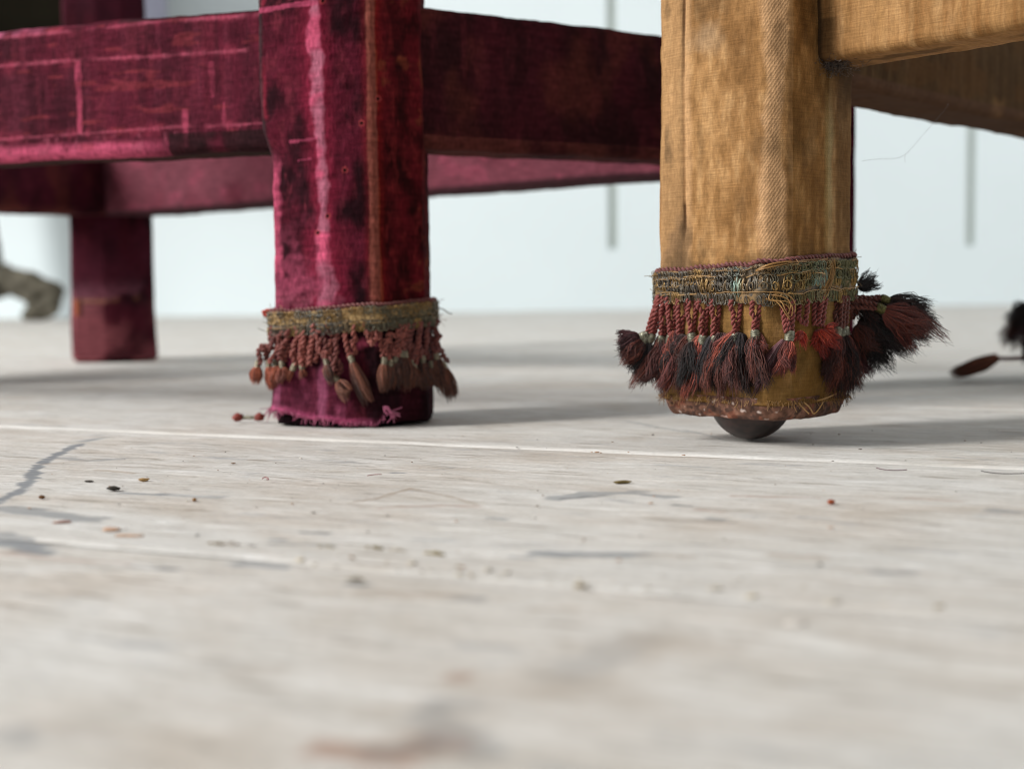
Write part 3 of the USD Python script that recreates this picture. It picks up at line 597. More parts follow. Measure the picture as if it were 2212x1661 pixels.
def collar_mesh(p0, p1, r, seed, base_col):
    """a wire-bound neck: ridged little barrel"""
    p0, p1 = np.asarray(p0, float), np.asarray(p1, float); n = 26; t = np.linspace(0, 1, n)
    prof = r * (1 + 0.10 * np.cos(t * 2 * np.pi * 6.0)) * (0.90 + 0.13 * np.sin(np.pi * t)); prof[0] *= 0.55; prof[-1] *= 0.55
    P = p0 + t[:, None] * (p1 - p0)
    v, f, _, al = tubes([P], prof[None], 14)
    w = fbm(v * 1500, 3, seed); c = mixc(np.asarray(base_col) * 0.55, np.asarray(base_col) * 1.35, sm(0.3, 0.7, w)); v = v + (w[:, None] - 0.5) * 0.0004
    return (v, f), c
def coil_mesh(paths, r, cols, sides=4):
    v, f, idx, al = tubes(paths, r, sides); return (v, f), np.asarray(cols)[idx]
def add_tassel(parent, top, neck, end, rng, cordc, pal, width=0.006, neckh=0.0034, neckr=0.0016, loops=True, neckc=lin(128, 128, 108), n=150, origin=(0, 0, 0), spread=1.0, bulb=False, has_neck=True, has_tuft=True, has_cord=True, label=None, cr=0.00088, gap=0.0012, tpm=300, wand=0.0016):
    t = UsdGeom.Xform.Define(stage, path_for('tassel', parent)).GetPrim()
    if label: tag(t, label)
    top, neck, end = (np.asarray(x, float) for x in (top, neck, end)); d = neck - top; d /= np.linalg.norm(d)
    side = np.cross(d, [0.05, 1, 0.1]); side /= np.linalg.norm(side)
    e = end - neck; e /= np.linalg.norm(e)
    rp = [rope(top + side * gap * s * 1.25, neck + side * gap * s * 0.45 + np.array([0, 0.0004 * s, 0]), cr, rng, tpm, wander=wand) for s in (-1, 1)]
    if has_cord: g, c = ropes_mesh(rp, 6, cordc); obj('cord', g, WOOL, t, c, origin=origin)
    if has_neck:
        g, c = collar_mesh(neck - e * 0.0002, neck + e * neckh, neckr, int(rng.integers(1000)), neckc); obj('collar', g, WIRE, t, c, origin=origin)
    if has_tuft:
        g, c = tuft(neck + e * neckh * 0.85, None, None, width, rng, pal, n=n, end=end, spread=spread, bulb=bulb, hair=0.000092 if not bulb else 0.00012); obj('tuft', g, WOOL, t, c, origin=origin)
    return t
PAL_DARK = np.array([lin(96, 50, 40), lin(58, 36, 33), lin(122, 62, 48), lin(42, 29, 29), lin(88, 48, 44)])
PAL_RED = np.array([lin(142, 68, 54), lin(120, 58, 50), lin(168, 84, 64), lin(98, 52, 50), lin(80, 42, 40)])
PAL_BLACK = np.array([lin(30, 25, 25), lin(40, 33, 35), lin(62, 38, 34), lin(26, 21, 21)])
PAL_PURP = np.array([lin(94, 56, 62), lin(78, 44, 48), lin(108, 66, 70), lin(60, 37, 39)])
PAL_BRT = np.array([lin(196, 70, 46), lin(214, 92, 66), lin(178, 58, 46), lin(150, 50, 40)])
PAL_BUD = np.array([lin(120, 70, 52), lin(96, 56, 44), lin(146, 88, 64), lin(80, 48, 40), lin(132, 76, 54)])
PAL_BUDO = np.array([lin(168, 88, 58), lin(150, 78, 56), lin(128, 68, 54)])
CORD = lin(126, 60, 54); CORDD = lin(98, 50, 40)

def ringpath(Lg, idxs, z, off):
    """points on the outside of a leg at perimeter positions (float index), heights and offsets"""
    idxs = np.asarray(idxs, float) % Lg.n; i0 = np.floor(idxs).astype(int); w = (idxs - i0)[:, None]
    p = Lg.pts[i0 % Lg.n] * (1 - w) + Lg.pts[(i0 + 1) % Lg.n] * w; nn = Lg.nrm[i0 % Lg.n] * (1 - w) + Lg.nrm[(i0 + 1) % Lg.n] * w
    xy = p + nn * np.broadcast_to(off, (len(idxs),))[:, None] + Lg.c
    return np.c_[xy, np.broadcast_to(z, (len(idxs),))], nn
def trim_band(parent, Lg, zbot, ztop, seed, origin, green, name='trim_band'):
    """woven metal braid round a leg: base tape, wire wraps, loops, cord edging and gold threads. zbot/ztop take the x offset."""
    rng = np.random.default_rng(seed); n = Lg.n
    band = UsdGeom.Xform.Define(stage, path_for(name, parent)).GetPrim()
    x = Lg.pts[:, 0]; zb, zt = zbot(x), ztop(x); un = lambda f, q: 2 * (fbm(np.c_[np.cos(np.arange(n) * 2 * np.pi / n) * f, np.sin(np.arange(n) * 2 * np.pi / n) * f, np.full(n, q)], 3, seed) - 0.5); zb = zb + 0.0008 * un(5, 1.0); zt = zt + 0.0008 * un(6, 2.0); step = Lg.L / n
    ts = np.linspace(0, 1, 26)
    Zg = zb[None] + (zt - zb)[None] * ts[:, None]
    bulge = 0.0004 + 0.0010 * np.sin(np.pi * np.clip(ts, 0.02, 0.98)) ** 0.4
    wob = 0.0018 * (fbm(np.stack([np.broadcast_to(Lg.s * 180, Zg.shape), Zg * 400, Zg * 0], -1), 3, seed) - 0.3)
    off = bulge[:, None] + wob
    P = np.concatenate([Lg.pts[None] + Lg.nrm[None] * off[..., None] + Lg.c, Zg[..., None]], -1).reshape(-1, 3)
    w = fbm(P * 260, 3, seed + 1); w2 = fbm(P * 900, 2, seed + 2)
    tg = np.repeat(ts, n); c = mixc(lin(84, 70, 50), lin(128, 100, 62), sm(0.4, 0.62, w)); c = mixc(c, lin(60, 54, 46), sm(0.55, 0.7, w2))
    if green < 0.5: c = mixc(c, mixc(lin(106, 100, 92), lin(186, 154, 104), sm(0.33, 0.47, tg + 0.2 * (w - 0.5))), 0.85)
    obj('tape', (P, grid_faces(26, n, True)), WOOL, band, c, origin=origin)
    h = lambda i, t: np.interp(i % n, np.arange(n + 1), np.r_[zb, zb[0]]) + t * (np.interp(i % n, np.arange(n + 1), np.r_[zt, zt[0]]) - np.interp(i % n, np.arange(n + 1), np.r_[zb, zb[0]]))
    def palette(idx, kind):
        xs = np.interp(idx % n, np.arange(n), x); p = ringpath(Lg, idx, 0, 0)[0]
        k = fbm(np.c_[p[:, 0] * 170, p[:, 1] * 170, np.full(len(idx), 3.0 + kind)], 3, seed + 6 + kind)
        dark = mixc(lin(70, 66, 64), lin(112, 104, 90), rng.random(len(idx))); gold = mixc(lin(120, 90, 46), lin(176, 138, 74), rng.random(len(idx))); turq = mixc(lin(96, 128, 118), lin(150, 176, 164), rng.random(len(idx)))
        grn = mixc(lin(78, 84, 56), lin(128, 122, 78), rng.random(len(idx)))
        c = mixc(dark, grn, sm(-0.004, 0.012, xs) * 0.8 * green); c = mixc(c, gold, sm(0.50, 0.66, k) * 0.75)
        c = mixc(c, turq, sm(0.60, 0.70, fbm(np.c_[p[:, 0] * 130, p[:, 1] * 130, np.full(len(idx), 9.0)], 2, seed + 11)) * green * (0.8 if kind == 1 else 0.2))
        return c
    # 1 upright wire wraps in the middle of the braid
    idx = np.arange(0, n, 0.00055 / step); idx = idx + rng.normal(size=len(idx)) * 0.25
    tt = np.linspace(0, 1, 7); lo_t, hi_t = (0.30 if green > 0.5 else 0.04) + 0.05 * rng.normal(size=len(idx)), (0.68 if green > 0.5 else 0.36) + 0.06 * rng.normal(size=len(idx)); lean = rng.normal(size=len(idx)) * 0.0006 / step
    Pth = []
    for q in range(7):
        ii = idx + lean * tt[q]; tq = lo_t + (hi_t - lo_t) * tt[q]
        Pth.append(ringpath(Lg, ii, h(ii, tq), 0.0012 + 0.0009 * math.sin(math.pi * tt[q]) + 0.0003 * rng.random(len(idx)))[0])
    g, c = coil_mesh(np.stack(Pth, 1), 0.00026, palette(idx, 1)); obj('wire_wrap', g, WIRE, band, c, origin=origin)
    # 2 rows of little bullion loops
    rows = ((0.84, 0.0011, 0.0012, 1.0, 2), (0.62, 0.0013, 0.0014, 0.7, 3), (0.10, 0.0009, 0.0017, 1.0, 4), (0.45, 0.0010, 0.0012, 0.25, 5)) if green else ((0.72, 0.0009, 0.0009, 0.3, 2), (0.10, 0.0007, 0.0014, 1.0, 4))
    for tc, a, b, dens, kind in rows:
        idx = np.arange(0, n, 0.00082 / step / dens); idx = idx + rng.normal(size=len(idx)) * 0.5; K = len(idx)
        keep = fbm(np.c_[ringpath(Lg, idx, 0, 0)[0][:, :2] * 220, np.full(K, kind)], 2, seed + kind) > (0.30 if kind != 3 else 0.46); idx = idx[keep]; K = len(idx)
        th = np.linspace(-0.6, 2 * math.pi - 0.9, 12); tilt = rng.normal(size=K) * 0.5; sz = 0.75 + 0.6 * rng.random(K); lift = 0.0004 * rng.random(K)
        Pth = []
        for q in th:
            dx = a * sz * np.cos(q + tilt) * 0.75; dz = b * sz * np.sin(q + tilt)
            ii = idx + dx / step
            pt, nn = ringpath(Lg, ii, h(ii, tc) + dz, 0.0018 + lift + 0.0006 * math.sin(q * 0.5) + 0.0004 * math.cos(q))
            Pth.append(pt)
        g, c = coil_mesh(np.stack(Pth, 1), 0.00022, palette(idx, kind)); obj('bullion_loops', g, WIRE, band, c, origin=origin)
    # 3 gold silk threads lying along the braid, partly frayed
    Ps, cols = [], []
    for tq in ([0.22, 0.25, 0.27, 0.74, 0.78, 0.90, 0.93, 0.95] if green else [0.45, 0.5, 0.55, 0.62, 0.68, 0.8, 0.86, 0.9]):
        for _ in range(4):
            i0 = rng.random() * n; ln = (0.012 + 0.03 * rng.random()) / step; ii = i0 + np.linspace(0, 1, 44) * ln
            z_ = h(ii, tq + 0.05 * (fbm(np.c_[ii * 0.06, ii * 0, ii * 0 + rng.random() * 90], 2, 4) - 0.5) * 2)
            Ps.append(ringpath(Lg, ii, z_, 0.0017 + 0.0012 * fbm(np.c_[ii * 0.10, ii * 0 + rng.random() * 90, ii * 0], 2, 6))[0]); cols.append(mixc(lin(112, 82, 46), lin(168, 130, 78), rng.random()))
    g, c = coil_mesh(np.stack(Ps), 0.00019, cols); obj('gold_thread', g, THREAD, band, c, origin=origin)
    # 4 twisted cord along the upper edge
    ii = np.linspace(0, n, 900); gap = fbm(np.c_[ii * 0.02, ii * 0, ii * 0], 2, seed + 20)
    Pp, _ = ringpath(Lg, ii, h(ii, 1.0) + 0.0006 + 0.0005 * (gap - 0.5), 0.0010 + 0.0012 * (gap - 0.5))
    Pp[-1] = Pp[0]
    g, c = ropes_mesh([rope(Pp, None, 0.00092, rng, 260, n=1800)], 5, lin(112, 62, 58)); obj('edging_cord', g, WOOL, band, c, origin=origin)
    # 5 loose bits sticking out
    K = 260; ii = rng.random(K) * n; tq = rng.random(K); st, nn = ringpath(Lg, ii, h(ii, tq), 0.0012)
    dirs = np.c_[nn, np.zeros(K)] * 0.7 + rng.normal(size=(K, 3)) * 0.7; ln = 0.0008 + 0.0022 * rng.random(K) ** 2; t = np.linspace(0, 1, 6)
    Pth = st[:, None] + t[None, :, None] * (dirs * ln[:, None])[:, None] + (np.sin(t * 3)[None, :, None] * rng.normal(size=(K, 1, 3)) * 0.0006)
    g, c = coil_mesh(Pth, 0.00010, mixc(lin(90, 80, 60), lin(170, 130, 80), rng.random(K))); obj('frayed_end', g, THREAD, band, c, origin=origin)
    return band

# ---- red stool front leg: braid, foot cover, tassels
zbA = lambda x: np.interp(x, [-0.031, -0.005, 0.031], [0.0368, 0.0383, 0.0402]); ztA = lambda x: np.interp(x, [-0.031, -0.005, 0.031], [0.0455, 0.0468, 0.0488])
LAb = Leg(polyA, A, 0.0045, 460); LAb.pts = LAb.pts * 1.035
trim_band(rs, LAb, zbA, ztA, 210, RO, 0.35)
# velvet foot cover with a ragged lower hem, lifted off the floor on the left
ts = np.linspace(0, 1, 90); xq = LA.pts[:, 0]; yq = LA.pts[:, 1]
hem = np.interp(xq, [-0.031, -0.012, 0.002, 0.0115, 0.0145, 0.018, 0.031], [0.0056, 0.0026, 0.0008, 0.0006, 0.0060, 0.0016, 0.0016])
hem = hem + 0.0012 * (fbm(np.c_[LA.s * 500, LA.s * 0, LA.s * 0], 3, 5) - 0.5); hem = np.maximum(np.where(yq > 0.004, 0.002, hem), 0.0004)
Zg = hem[None] + (0.0385 - hem)[None] * ts[:, None]; Sg = np.broadcast_to(LA.s, Zg.shape)
fl_ = 0.0007 + 0.0022 * (1 - ts)[:, None] ** 2 * sm(0.012, -0.03, xq)[None] + 0.0018 * (fbm(np.stack([Sg * 160, Zg * 90, Zg * 0], -1), 3, 15) - 0.4)
P = np.concatenate([LA.pts[None] + LA.nrm[None] * fl_[..., None] + A, Zg[..., None]], -1).reshape(-1, 3)
Sf, Zf, Xf = Sg.ravel(), Zg.ravel(), np.broadcast_to(xq, Zg.shape).ravel()
c, a, b = velvet_base(Sf, Zf, 140, 1.2); w = fbm(np.stack([Sf * 160, Zf * 160, Sf * 0], -1), 4, 141); w2 = fbm(np.stack([Sf * 60, Zf * 60, Sf * 0], -1), 3, 142)
left = sm(0.006, -0.004, Xf)
c = mixc(c, lin(90, 36, 54), 0.7 * left * sm(0.35, 0.6, w2)); c = mixc(c, lin(128, 60, 84), 0.7 * left * sm(0.52, 0.68, w))
ed = (Zf - np.broadcast_to(hem, Zg.shape).ravel()); c = mixc(c, lin(166, 74, 108), 0.85 * (1 - sm(0.0010, 0.0034, ed)) * sm(0.020, 0.008, Xf) * (np.broadcast_to(yq, Zg.shape).ravel() < 0.01))
for x0, s_ in ((-0.0095, 0.0014), (-0.0285, 0.0012)): c = mixc(c, lin(150, 80, 108), 0.6 * (1 - sm(s_ * 0.2, s_ * 1.8, np.abs(Xf - x0 + 0.006 * (w2 - 0.5)) + (w - 0.5) * 0.0030)) * sm(0.030, 0.016, Zf + 0.01 * (w - 0.5)) * (np.broadcast_to(yq, Zg.shape).ravel() < 0.0))
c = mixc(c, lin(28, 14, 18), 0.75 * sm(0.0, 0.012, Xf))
c = mixc(c, lin(166, 72, 96), 0.85 * (1 - sm(0.3, 1.0, np.hypot((Xf - 0.0085) / 0.0065, (Zf - 0.0325) / 0.0034) + 1.6 * (w - 0.5))))
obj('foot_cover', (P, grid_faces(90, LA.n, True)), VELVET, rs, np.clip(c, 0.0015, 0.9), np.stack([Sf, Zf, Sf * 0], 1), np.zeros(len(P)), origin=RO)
# pink threads fraying from the hem
rng = np.random.default_rng(5); K = 210; fi = np.where((LA.nrm[:, 1] < 0.2) & (xq < 0.0135))[0]; pick = fi[rng.integers(0, len(fi), K)]
st = np.c_[LA.pts[pick] + LA.nrm[pick] * (0.0012 + 0.0022 * sm(0.012, -0.03, xq[pick]))[:, None] + A, hem[pick] + 0.0012]
dr = np.c_[LA.nrm[pick] * 0.35, np.full(K, -1.0)] + rng.normal(size=(K, 3)) * 0.5; t = np.linspace(0, 1, 5)
Pth = st[:, None] + t[None, :, None] * (dr * (0.0010 + 0.0018 * rng.random(K))[:, None])[:, None]; Pth[..., 2] = np.maximum(Pth[..., 2], 0.0004)
g, c = coil_mesh(Pth, 0.00014, mixc(lin(140, 54, 82), lin(178, 92, 124), rng.random(K)), 3); obj('hem_fray', g, WOOL, rs, c, origin=RO)
rg = np.random.default_rng(6)
a_ = np.array([0.0125, -0.0288]); tw = [np.array([[0.0138 + 0.0002 * k, -0.0295, 0.0080], [0.0155 + 0.0002 * k, -0.0308, 0.0062], [0.0190, -0.0295, 0.0042]]) + rg.normal(size=(3, 3)) * [[0.0004] * 3, [0.0011] * 3, [0.0019] * 3] for k in range(12)]
g, c = coil_mesh(np.stack([np.stack([np.interp(np.linspace(0, 2, 8), [0, 1, 2], q[:, j]) for j in range(3)], 1) for q in tw]), 0.00020, [lin(150, 70, 100)] * 12); obj('torn_thread', g, WOOL, rs, c)

def fY(Lg, x, off):
    """world point (x, y) just in front of the leg at offset x"""
    i = Lg.front(x); return Lg.c + Lg.pts[i] + Lg.nrm[i] * off
rng = np.random.default_rng(77)
def TA(x0, xn, zn, xe, ze, **kw):
    """x offsets of the top, neck and tip from the leg axis; heights of neck and tip"""
    i = LA.front(np.clip(x0, -0.0305, 0.0305)); nv = LA.nrm[i]; x0 = x0 + 0.0016 * (0.4 + rng.random()); zn = zn + 0.0016 * rng.normal() * (zn > 0); t0 = fY(LA, np.clip(x0, -0.0305, 0.0305), 0.0012 + 0.0010 * rng.random())
    top = np.r_[t0, zbA(x0) + 0.0008]; n2 = fY(LA, np.clip(xn, -0.0300, 0.0300), 0.0030); e2 = fY(LA, np.clip(xe, -0.030, 0.030), 0.0042)
    n2[0] = A[0] + xn; e2[0] = A[0] + xe
    add_tassel(rs, top, np.r_[n2, zn], np.r_[e2, ze], rng, kw.pop('cord', mixc(lin(104, 54, 50), lin(142, 76, 66), rng.random())), kw.pop('pal', PAL_BUD) * (0.75 + 0.5 * rng.random()), width=kw.pop('width', 0.0056) * (0.85 + 0.4 * rng.random()), origin=RO, bulb=kw.pop('bulb', True), neckr=0.0012, neckh=0.0032, n=kw.pop('n', 170), cr=0.00092 + 0.00022 * rng.random(), gap=0.0013 + 0.0009 * rng.random(), tpm=230, wand=0.0042, neckc=lin(136, 128, 108), **kw)
for q in [(-0.0305, -0.0375, 0.0270, -0.0385, 0.0165, dict(pal=PAL_BUDO)), (-0.0285, -0.0335, 0.0255, -0.0315, 0.0142, dict(pal=PAL_BUDO)),
          (-0.0185, -0.0215, 0.0225, -0.0245, 0.0185, dict(pal=PAL_BUDO, width=0.0022, n=40)), (-0.0225, -0.0268, 0.0275, 0, 0, dict(has_neck=False, has_tuft=False)),
          (-0.0125, -0.0145, 0.0240, 0, 0, dict(has_neck=False, has_tuft=False)),
          (-0.0265, -0.0305, 0.0280, -0.0290, 0.0175, dict(pal=PAL_BUDO)), (-0.0160, -0.0180, 0.0262, 0, 0, dict(has_neck=False, has_tuft=False)), (0.0085, 0.0100, 0.0290, 0, 0, dict(has_neck=False, has_tuft=False)), 
          (0.0205, 0.0212, 0.0290, 0.0205, 0.0185, {}), (-0.0255, -0.0275, 0.0285, -0.0262, 0.0190, dict(pal=PAL_BUDO, width=0.0044)), (-0.0175, -0.0188, 0.0270, -0.0180, 0.0195, dict(pal=PAL_BUDO, width=0.0034, n=90)), (-0.0095, -0.0085, 0.0268, -0.0060, 0.0165, dict(width=0.0042)),
          (0.0235, 0.0245, 0.0270, 0.0250, 0.0155, {}), (0.0295, 0.0325, 0.0270, 0.0340, 0.0150, dict(width=0.006)), (0.0160, 0.0170, 0.0280, 0.0165, 0.0165, {}),
          (-0.0065, -0.0052, 0.0245, 0.0010, 0.0130, {}), (0.0005, 0.0014, 0.0250, 0.0075, 0.0112, {}), (0.0135, 0.0148, 0.0275, 0.0140, 0.0150, dict(width=0.006)),
          (0.0175, 0.0188, 0.0268, 0.0190, 0.0145, {}), (0.0215, 0.0225, 0.0290, 0.0232, 0.0150, {}), (0.0245, 0.0258, 0.0280, 0.0268, 0.0150, {}), (0.0275, 0.0292, 0.0275, 0.030, 0.0145, {}),
          (0.0300, 0.0345, 0.0255, 0.0375, 0.0120, dict(width=0.0060)), (0.0305, 0.0372, 0.0245, 0.0410, 0.0100, dict(width=0.0056))]:
    TA(*q[:5], **q[5])
# a knot of cord sticking out left of the braid, and a stray wire on the right
g, c = ropes_mesh([rope(np.array([[-0.030, -0.006, 0.0455], [-0.0340, -0.0065, 0.0462], [-0.0362, -0.0070, 0.0455], [-0.0350, -0.008, 0.0440], [-0.0330, -0.007, 0.0450]]), None, 0.0009, rng, 300)], 6, lin(176, 66, 48)); obj('cord_knot', g, WOOL, rs, c)
g, c = coil_mesh([np.c_[np.linspace(0.032, 0.0408, 12), np.full(12, -0.004), 0.0468 - 0.0028 * np.linspace(0, 1, 12) ** 1.3 - 0.0004 * np.sin(np.linspace(0, 9, 12))]], 0.00022, [lin(84, 84, 78)]); obj('stray_wire', g, WIRE, rs, c)

# ================================================================== GOLD STOOL
G = np.array([0.085, 0.474]); GO = (*G, 0)
gs = thing('gold_stool', 'gold velvet covered stool on dark ball feet, tasselled braid, in front on the right', 'stool', GO)
polyG = [(-0.0312, 0.003), (-0.0250, -0.0048), (-0.0015, -0.0296), (0.0072, -0.0302), (0.0240, -0.0148), (0.0338, -0.0035), (0.0325, 0.0085), (0.008, 0.031), (-0.003, 0.031), (-0.0312, 0.011)]
LG = Leg(polyG, G, 0.0042, 520)
GBASE, GMID, GDK, GPALE = lin(139, 101, 61), lin(163, 124, 81), lin(106, 76, 46), lin(180, 146, 110)
def gold_base(S, Z, seed, k=1.0):
    a = fbm(np.stack([S * 70 * k, Z * 26 * k, S * 0 + seed], -1), 5, seed); b = fbm(np.stack([S * 380 * k, Z * 130 * k, S * 0 + seed], -1), 4, seed + 1)
    c = mixc(GBASE, GMID, sm(0.25, 0.78, a * 0.6 + b * 0.4)); c = mixc(c, GDK, 0.6 * sm(0.50, 0.22, a)); c = mixc(c, lin(186, 148, 103), 0.45 * sm(0.52, 0.85, b))
    c = mixc(c, lin(108, 76, 42), 0.35 * sm(0.52, 0.25, b))
    return c, a, b
def dispG(S, Z, X, Y):
    cre = np.exp(-((X + 0.0248) / 0.0007) ** 2) * (Y < 0.0) * np.interp(Z, [0.07, 0.074, 0.10, 0.16, 0.165], [0.2, 1, 0.5, 1, 0.6])
    rid = np.exp(-((X - 0.001) / 0.004) ** 2) * (Y < 0)
    return 0.0015 * (fbm(np.stack([S * 60, Z * 24, S * 0 + 2], -1), 3, 61) - 0.5) + 0.0006 * (fbm(np.stack([S * 240, Z * 200, S * 0], -1), 2, 62) - 0.5) - 0.0011 * cre + 0.0006 * rid
def colG(S, Z, X, Y):
    c, a, b = gold_base(S, Z, 160); fr = (Y < 0.002)
    w = fbm(np.stack([S * 50, Z * 40, S * 0 + 7], -1), 4, 161); w2 = fbm(np.stack([S * 220, Z * 220, S * 0], -1), 3, 162)
    cx = 0.0008 + 0.0016 * (w - 0.5) * 2 + np.interp(Z, [0.06, 0.075, 0.1, 0.15], [0.0016, 0.0004, 0.0004, 0.0012])
    hw = np.interp(Z, [0.055, 0.07, 0.10, 0.12, 0.14, 0.2], [0.0052, 0.0048, 0.0036, 0.0030, 0.0046, 0.005])
    worn = (1 - sm(hw * 0.55, hw * 1.25, np.abs(X - cx) + (w2 - 0.5) * 0.0022)) * fr * sm(0.052, 0.060, Z)
    c = mixc(c, lin(188, 149, 110), 0.8 * worn * sm(0.15, 0.5, w + 0.1))
    # side fold with slit
    e = (1 - sm(0.0004, 0.0022, np.abs(X + 0.0238) + (w2 - 0.5) * 0.0010)) * fr; c = mixc(c, lin(190, 150, 108), 0.65 * e)
    sl = (np.abs(X + 0.0250) < 0.00040) & fr; c = mixc(c, lin(60, 36, 20), 0.85 * sl * np.interp(Z, [0.05, 0.069, 0.071, 0.082, 0.084, 0.12, 0.142, 0.165, 0.17], [0.2, 0.2, 1, 1, 0.25, 0.3, 0.9, 0.9, 0.2]))
    lf = (X < -0.0252) * (Y < 0.006); c = mixc(c, lin(172, 136, 96), 0.5 * lf); c = mixc(c, lin(112, 88, 66), 0.55 * lf * sm(0.54, 0.66, w))
    # second corner: pale rubbed line, then flank painted darker for its shade
    d2 = np.abs(X - 0.0228) + (w2 - 0.5) * 0.0016; r2 = (1 - sm(0.0006, 0.0028, d2)) * fr * np.interp(Z, [0.05, 0.07, 0.085, 0.105, 0.12], [0.35, 0.5, 1, 1, 0.2])
    c = mixc(c, lin(160, 144, 104), 0.62 * r2)
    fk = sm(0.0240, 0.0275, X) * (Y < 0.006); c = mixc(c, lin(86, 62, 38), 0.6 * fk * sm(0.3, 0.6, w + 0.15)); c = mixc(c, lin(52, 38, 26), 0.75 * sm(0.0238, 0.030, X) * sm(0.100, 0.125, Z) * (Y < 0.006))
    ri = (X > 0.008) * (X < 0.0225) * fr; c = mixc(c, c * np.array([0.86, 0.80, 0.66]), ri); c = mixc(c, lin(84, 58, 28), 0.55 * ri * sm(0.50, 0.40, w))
    # dirt just over the braid, grey dust patch
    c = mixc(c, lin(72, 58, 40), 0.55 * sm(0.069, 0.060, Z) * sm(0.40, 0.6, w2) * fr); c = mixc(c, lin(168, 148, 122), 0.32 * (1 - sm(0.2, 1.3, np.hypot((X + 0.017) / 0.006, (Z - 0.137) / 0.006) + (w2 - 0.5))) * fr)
    sg = fbm(np.stack([S * 130, Z * 60, S * 0 + 31], -1), 4, 171); c = mixc(c, lin(92, 70, 46), 0.34 * sm(0.58, 0.76, sg) * fr); c = mixc(c, lin(96, 74, 52), 0.6 * (X < -0.022) * sm(0.50, 0.66, sg) * fr)
    gp = (1 - sm(0.0012, 0.0024, np.abs(X - 0.0222) + (w2 - 0.5) * 0.001)) * (Z > 0.127) * (Y < 0.0); c = mixc(c, lin(30, 22, 16), 0.9 * gp)
    c = mixc(c, lin(66, 46, 26), 0.5 * sm(0.0135, 0.021, X) * sm(0.105, 0.135, Z + 0.02 * (w - 0.5)) * fr)
    # under the braid: greener, dirtier cloth
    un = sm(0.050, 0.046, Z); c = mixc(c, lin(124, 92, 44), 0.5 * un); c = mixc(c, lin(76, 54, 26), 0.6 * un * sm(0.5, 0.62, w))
    return np.clip(c, 0.003, 0.9), np.clip(worn + 0.5 * r2 + 0.25 * (X > 0.008) * (X < 0.0225), 0, 1)
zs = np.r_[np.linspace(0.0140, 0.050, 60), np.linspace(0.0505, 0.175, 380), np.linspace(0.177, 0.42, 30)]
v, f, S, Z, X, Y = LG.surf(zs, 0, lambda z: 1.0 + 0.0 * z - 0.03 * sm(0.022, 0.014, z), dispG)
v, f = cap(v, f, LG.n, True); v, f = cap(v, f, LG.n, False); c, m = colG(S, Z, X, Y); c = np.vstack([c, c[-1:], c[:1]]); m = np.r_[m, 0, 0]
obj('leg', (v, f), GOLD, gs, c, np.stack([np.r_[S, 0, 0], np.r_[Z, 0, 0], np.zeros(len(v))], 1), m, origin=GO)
def gold_foot(Lg, parent, origin, ball=True):
    ts = np.linspace(0, 1, 30)
    zb = 0.0088 + 0.0006 * (fbm(np.c_[Lg.s * 200, Lg.s * 0, Lg.s * 0], 2, 9) - 0.5)
    Zg = zb[None] + (0.0165 - zb)[None] * ts[:, None]; sc = 0.86 + 0.115 * np.sqrt(ts); 
    o = 0.0010 * (fbm(np.stack([np.broadcast_to(Lg.s * 260, Zg.shape), Zg * 300, Zg * 0], -1), 3, 10) - 0.5)
    P = np.concatenate([Lg.pts[None] * sc[:, None, None] + Lg.nrm[None] * o[..., None] + Lg.c, Zg[..., None]], -1).reshape(-1, 3)
    w = fbm(P * 420, 3, 12); w2 = fbm(P * 160, 3, 13); c = mixc(lin(84, 58, 46), lin(124, 88, 72), sm(0.4, 0.6, w2)); c = mixc(c, lin(64, 46, 40), 0.8 * sm(0.5, 0.38, w)); c = mixc(c, lin(196, 178, 168), 0.75 * sm(0.66, 0.74, w) * (P[:, 0] < Lg.c[0] + 0.004)); 
    c = mixc(c, lin(128, 72, 52), 0.5 * sm(0.6, 0.7, fbm(P * 300, 2, 15)))
    P2, f2 = cap(P, grid_faces(30, Lg.n, True), Lg.n, False); obj('base_block', (P2, f2), LEATHER, parent, np.vstack([c, c[:1]]), origin=origin)
    b = trimesh.creation.icosphere(5, 0.0146); bv = np.array(b.vertices) + np.r_[Lg.c + np.array([-0.001, -0.003]), 0.0146 + 0.0001]
    w = fbm(bv * 260, 3, 17); obj('ball_foot', (bv, b.faces), BALL, parent, mixc(lin(30, 20, 18), lin(54, 37, 33), sm(0.35, 0.65, w)), origin=origin)
gold_foot(LG, gs, GO)
# ragged gold hem threads at the lower edge of the cloth
rng = np.random.default_rng(9); K = 240; fi = np.where(LG.nrm[:, 1] < 0.3)[0]; pick = fi[rng.integers(0, len(fi), K)]
st = np.c_[LG.pts[pick] * 0.975 + LG.nrm[pick] * 0.0006 + G, 0.0152 + 0.0008 * rng.random(K)]; dr = np.c_[LG.nrm[pick] * 0.4, np.full(K, -1.0)] + rng.normal(size=(K, 3)) * 0.35; t = np.linspace(0, 1, 6)
Pth = st[:, None] + t[None, :, None] * (dr * (0.0010 + 0.0022 * rng.random(K) ** 2)[:, None])[:, None] + np.sin(t * 3)[None, :, None] * rng.normal(size=(K, 1, 3)) * 0.0003
g, c = coil_mesh(Pth, 0.00010, mixc(lin(110, 78, 42), lin(166, 126, 74), rng.random(K)), 3); obj('hem_fray', g, THREAD, gs, c, origin=GO)
def pathpts(pts, n=30):
    pts = np.asarray(pts, float); q = np.linspace(0, len(pts) - 1, n); from scipy.interpolate import make_interp_spline
    return make_interp_spline(np.arange(len(pts)), pts, k=min(3, len(pts) - 1))(q)
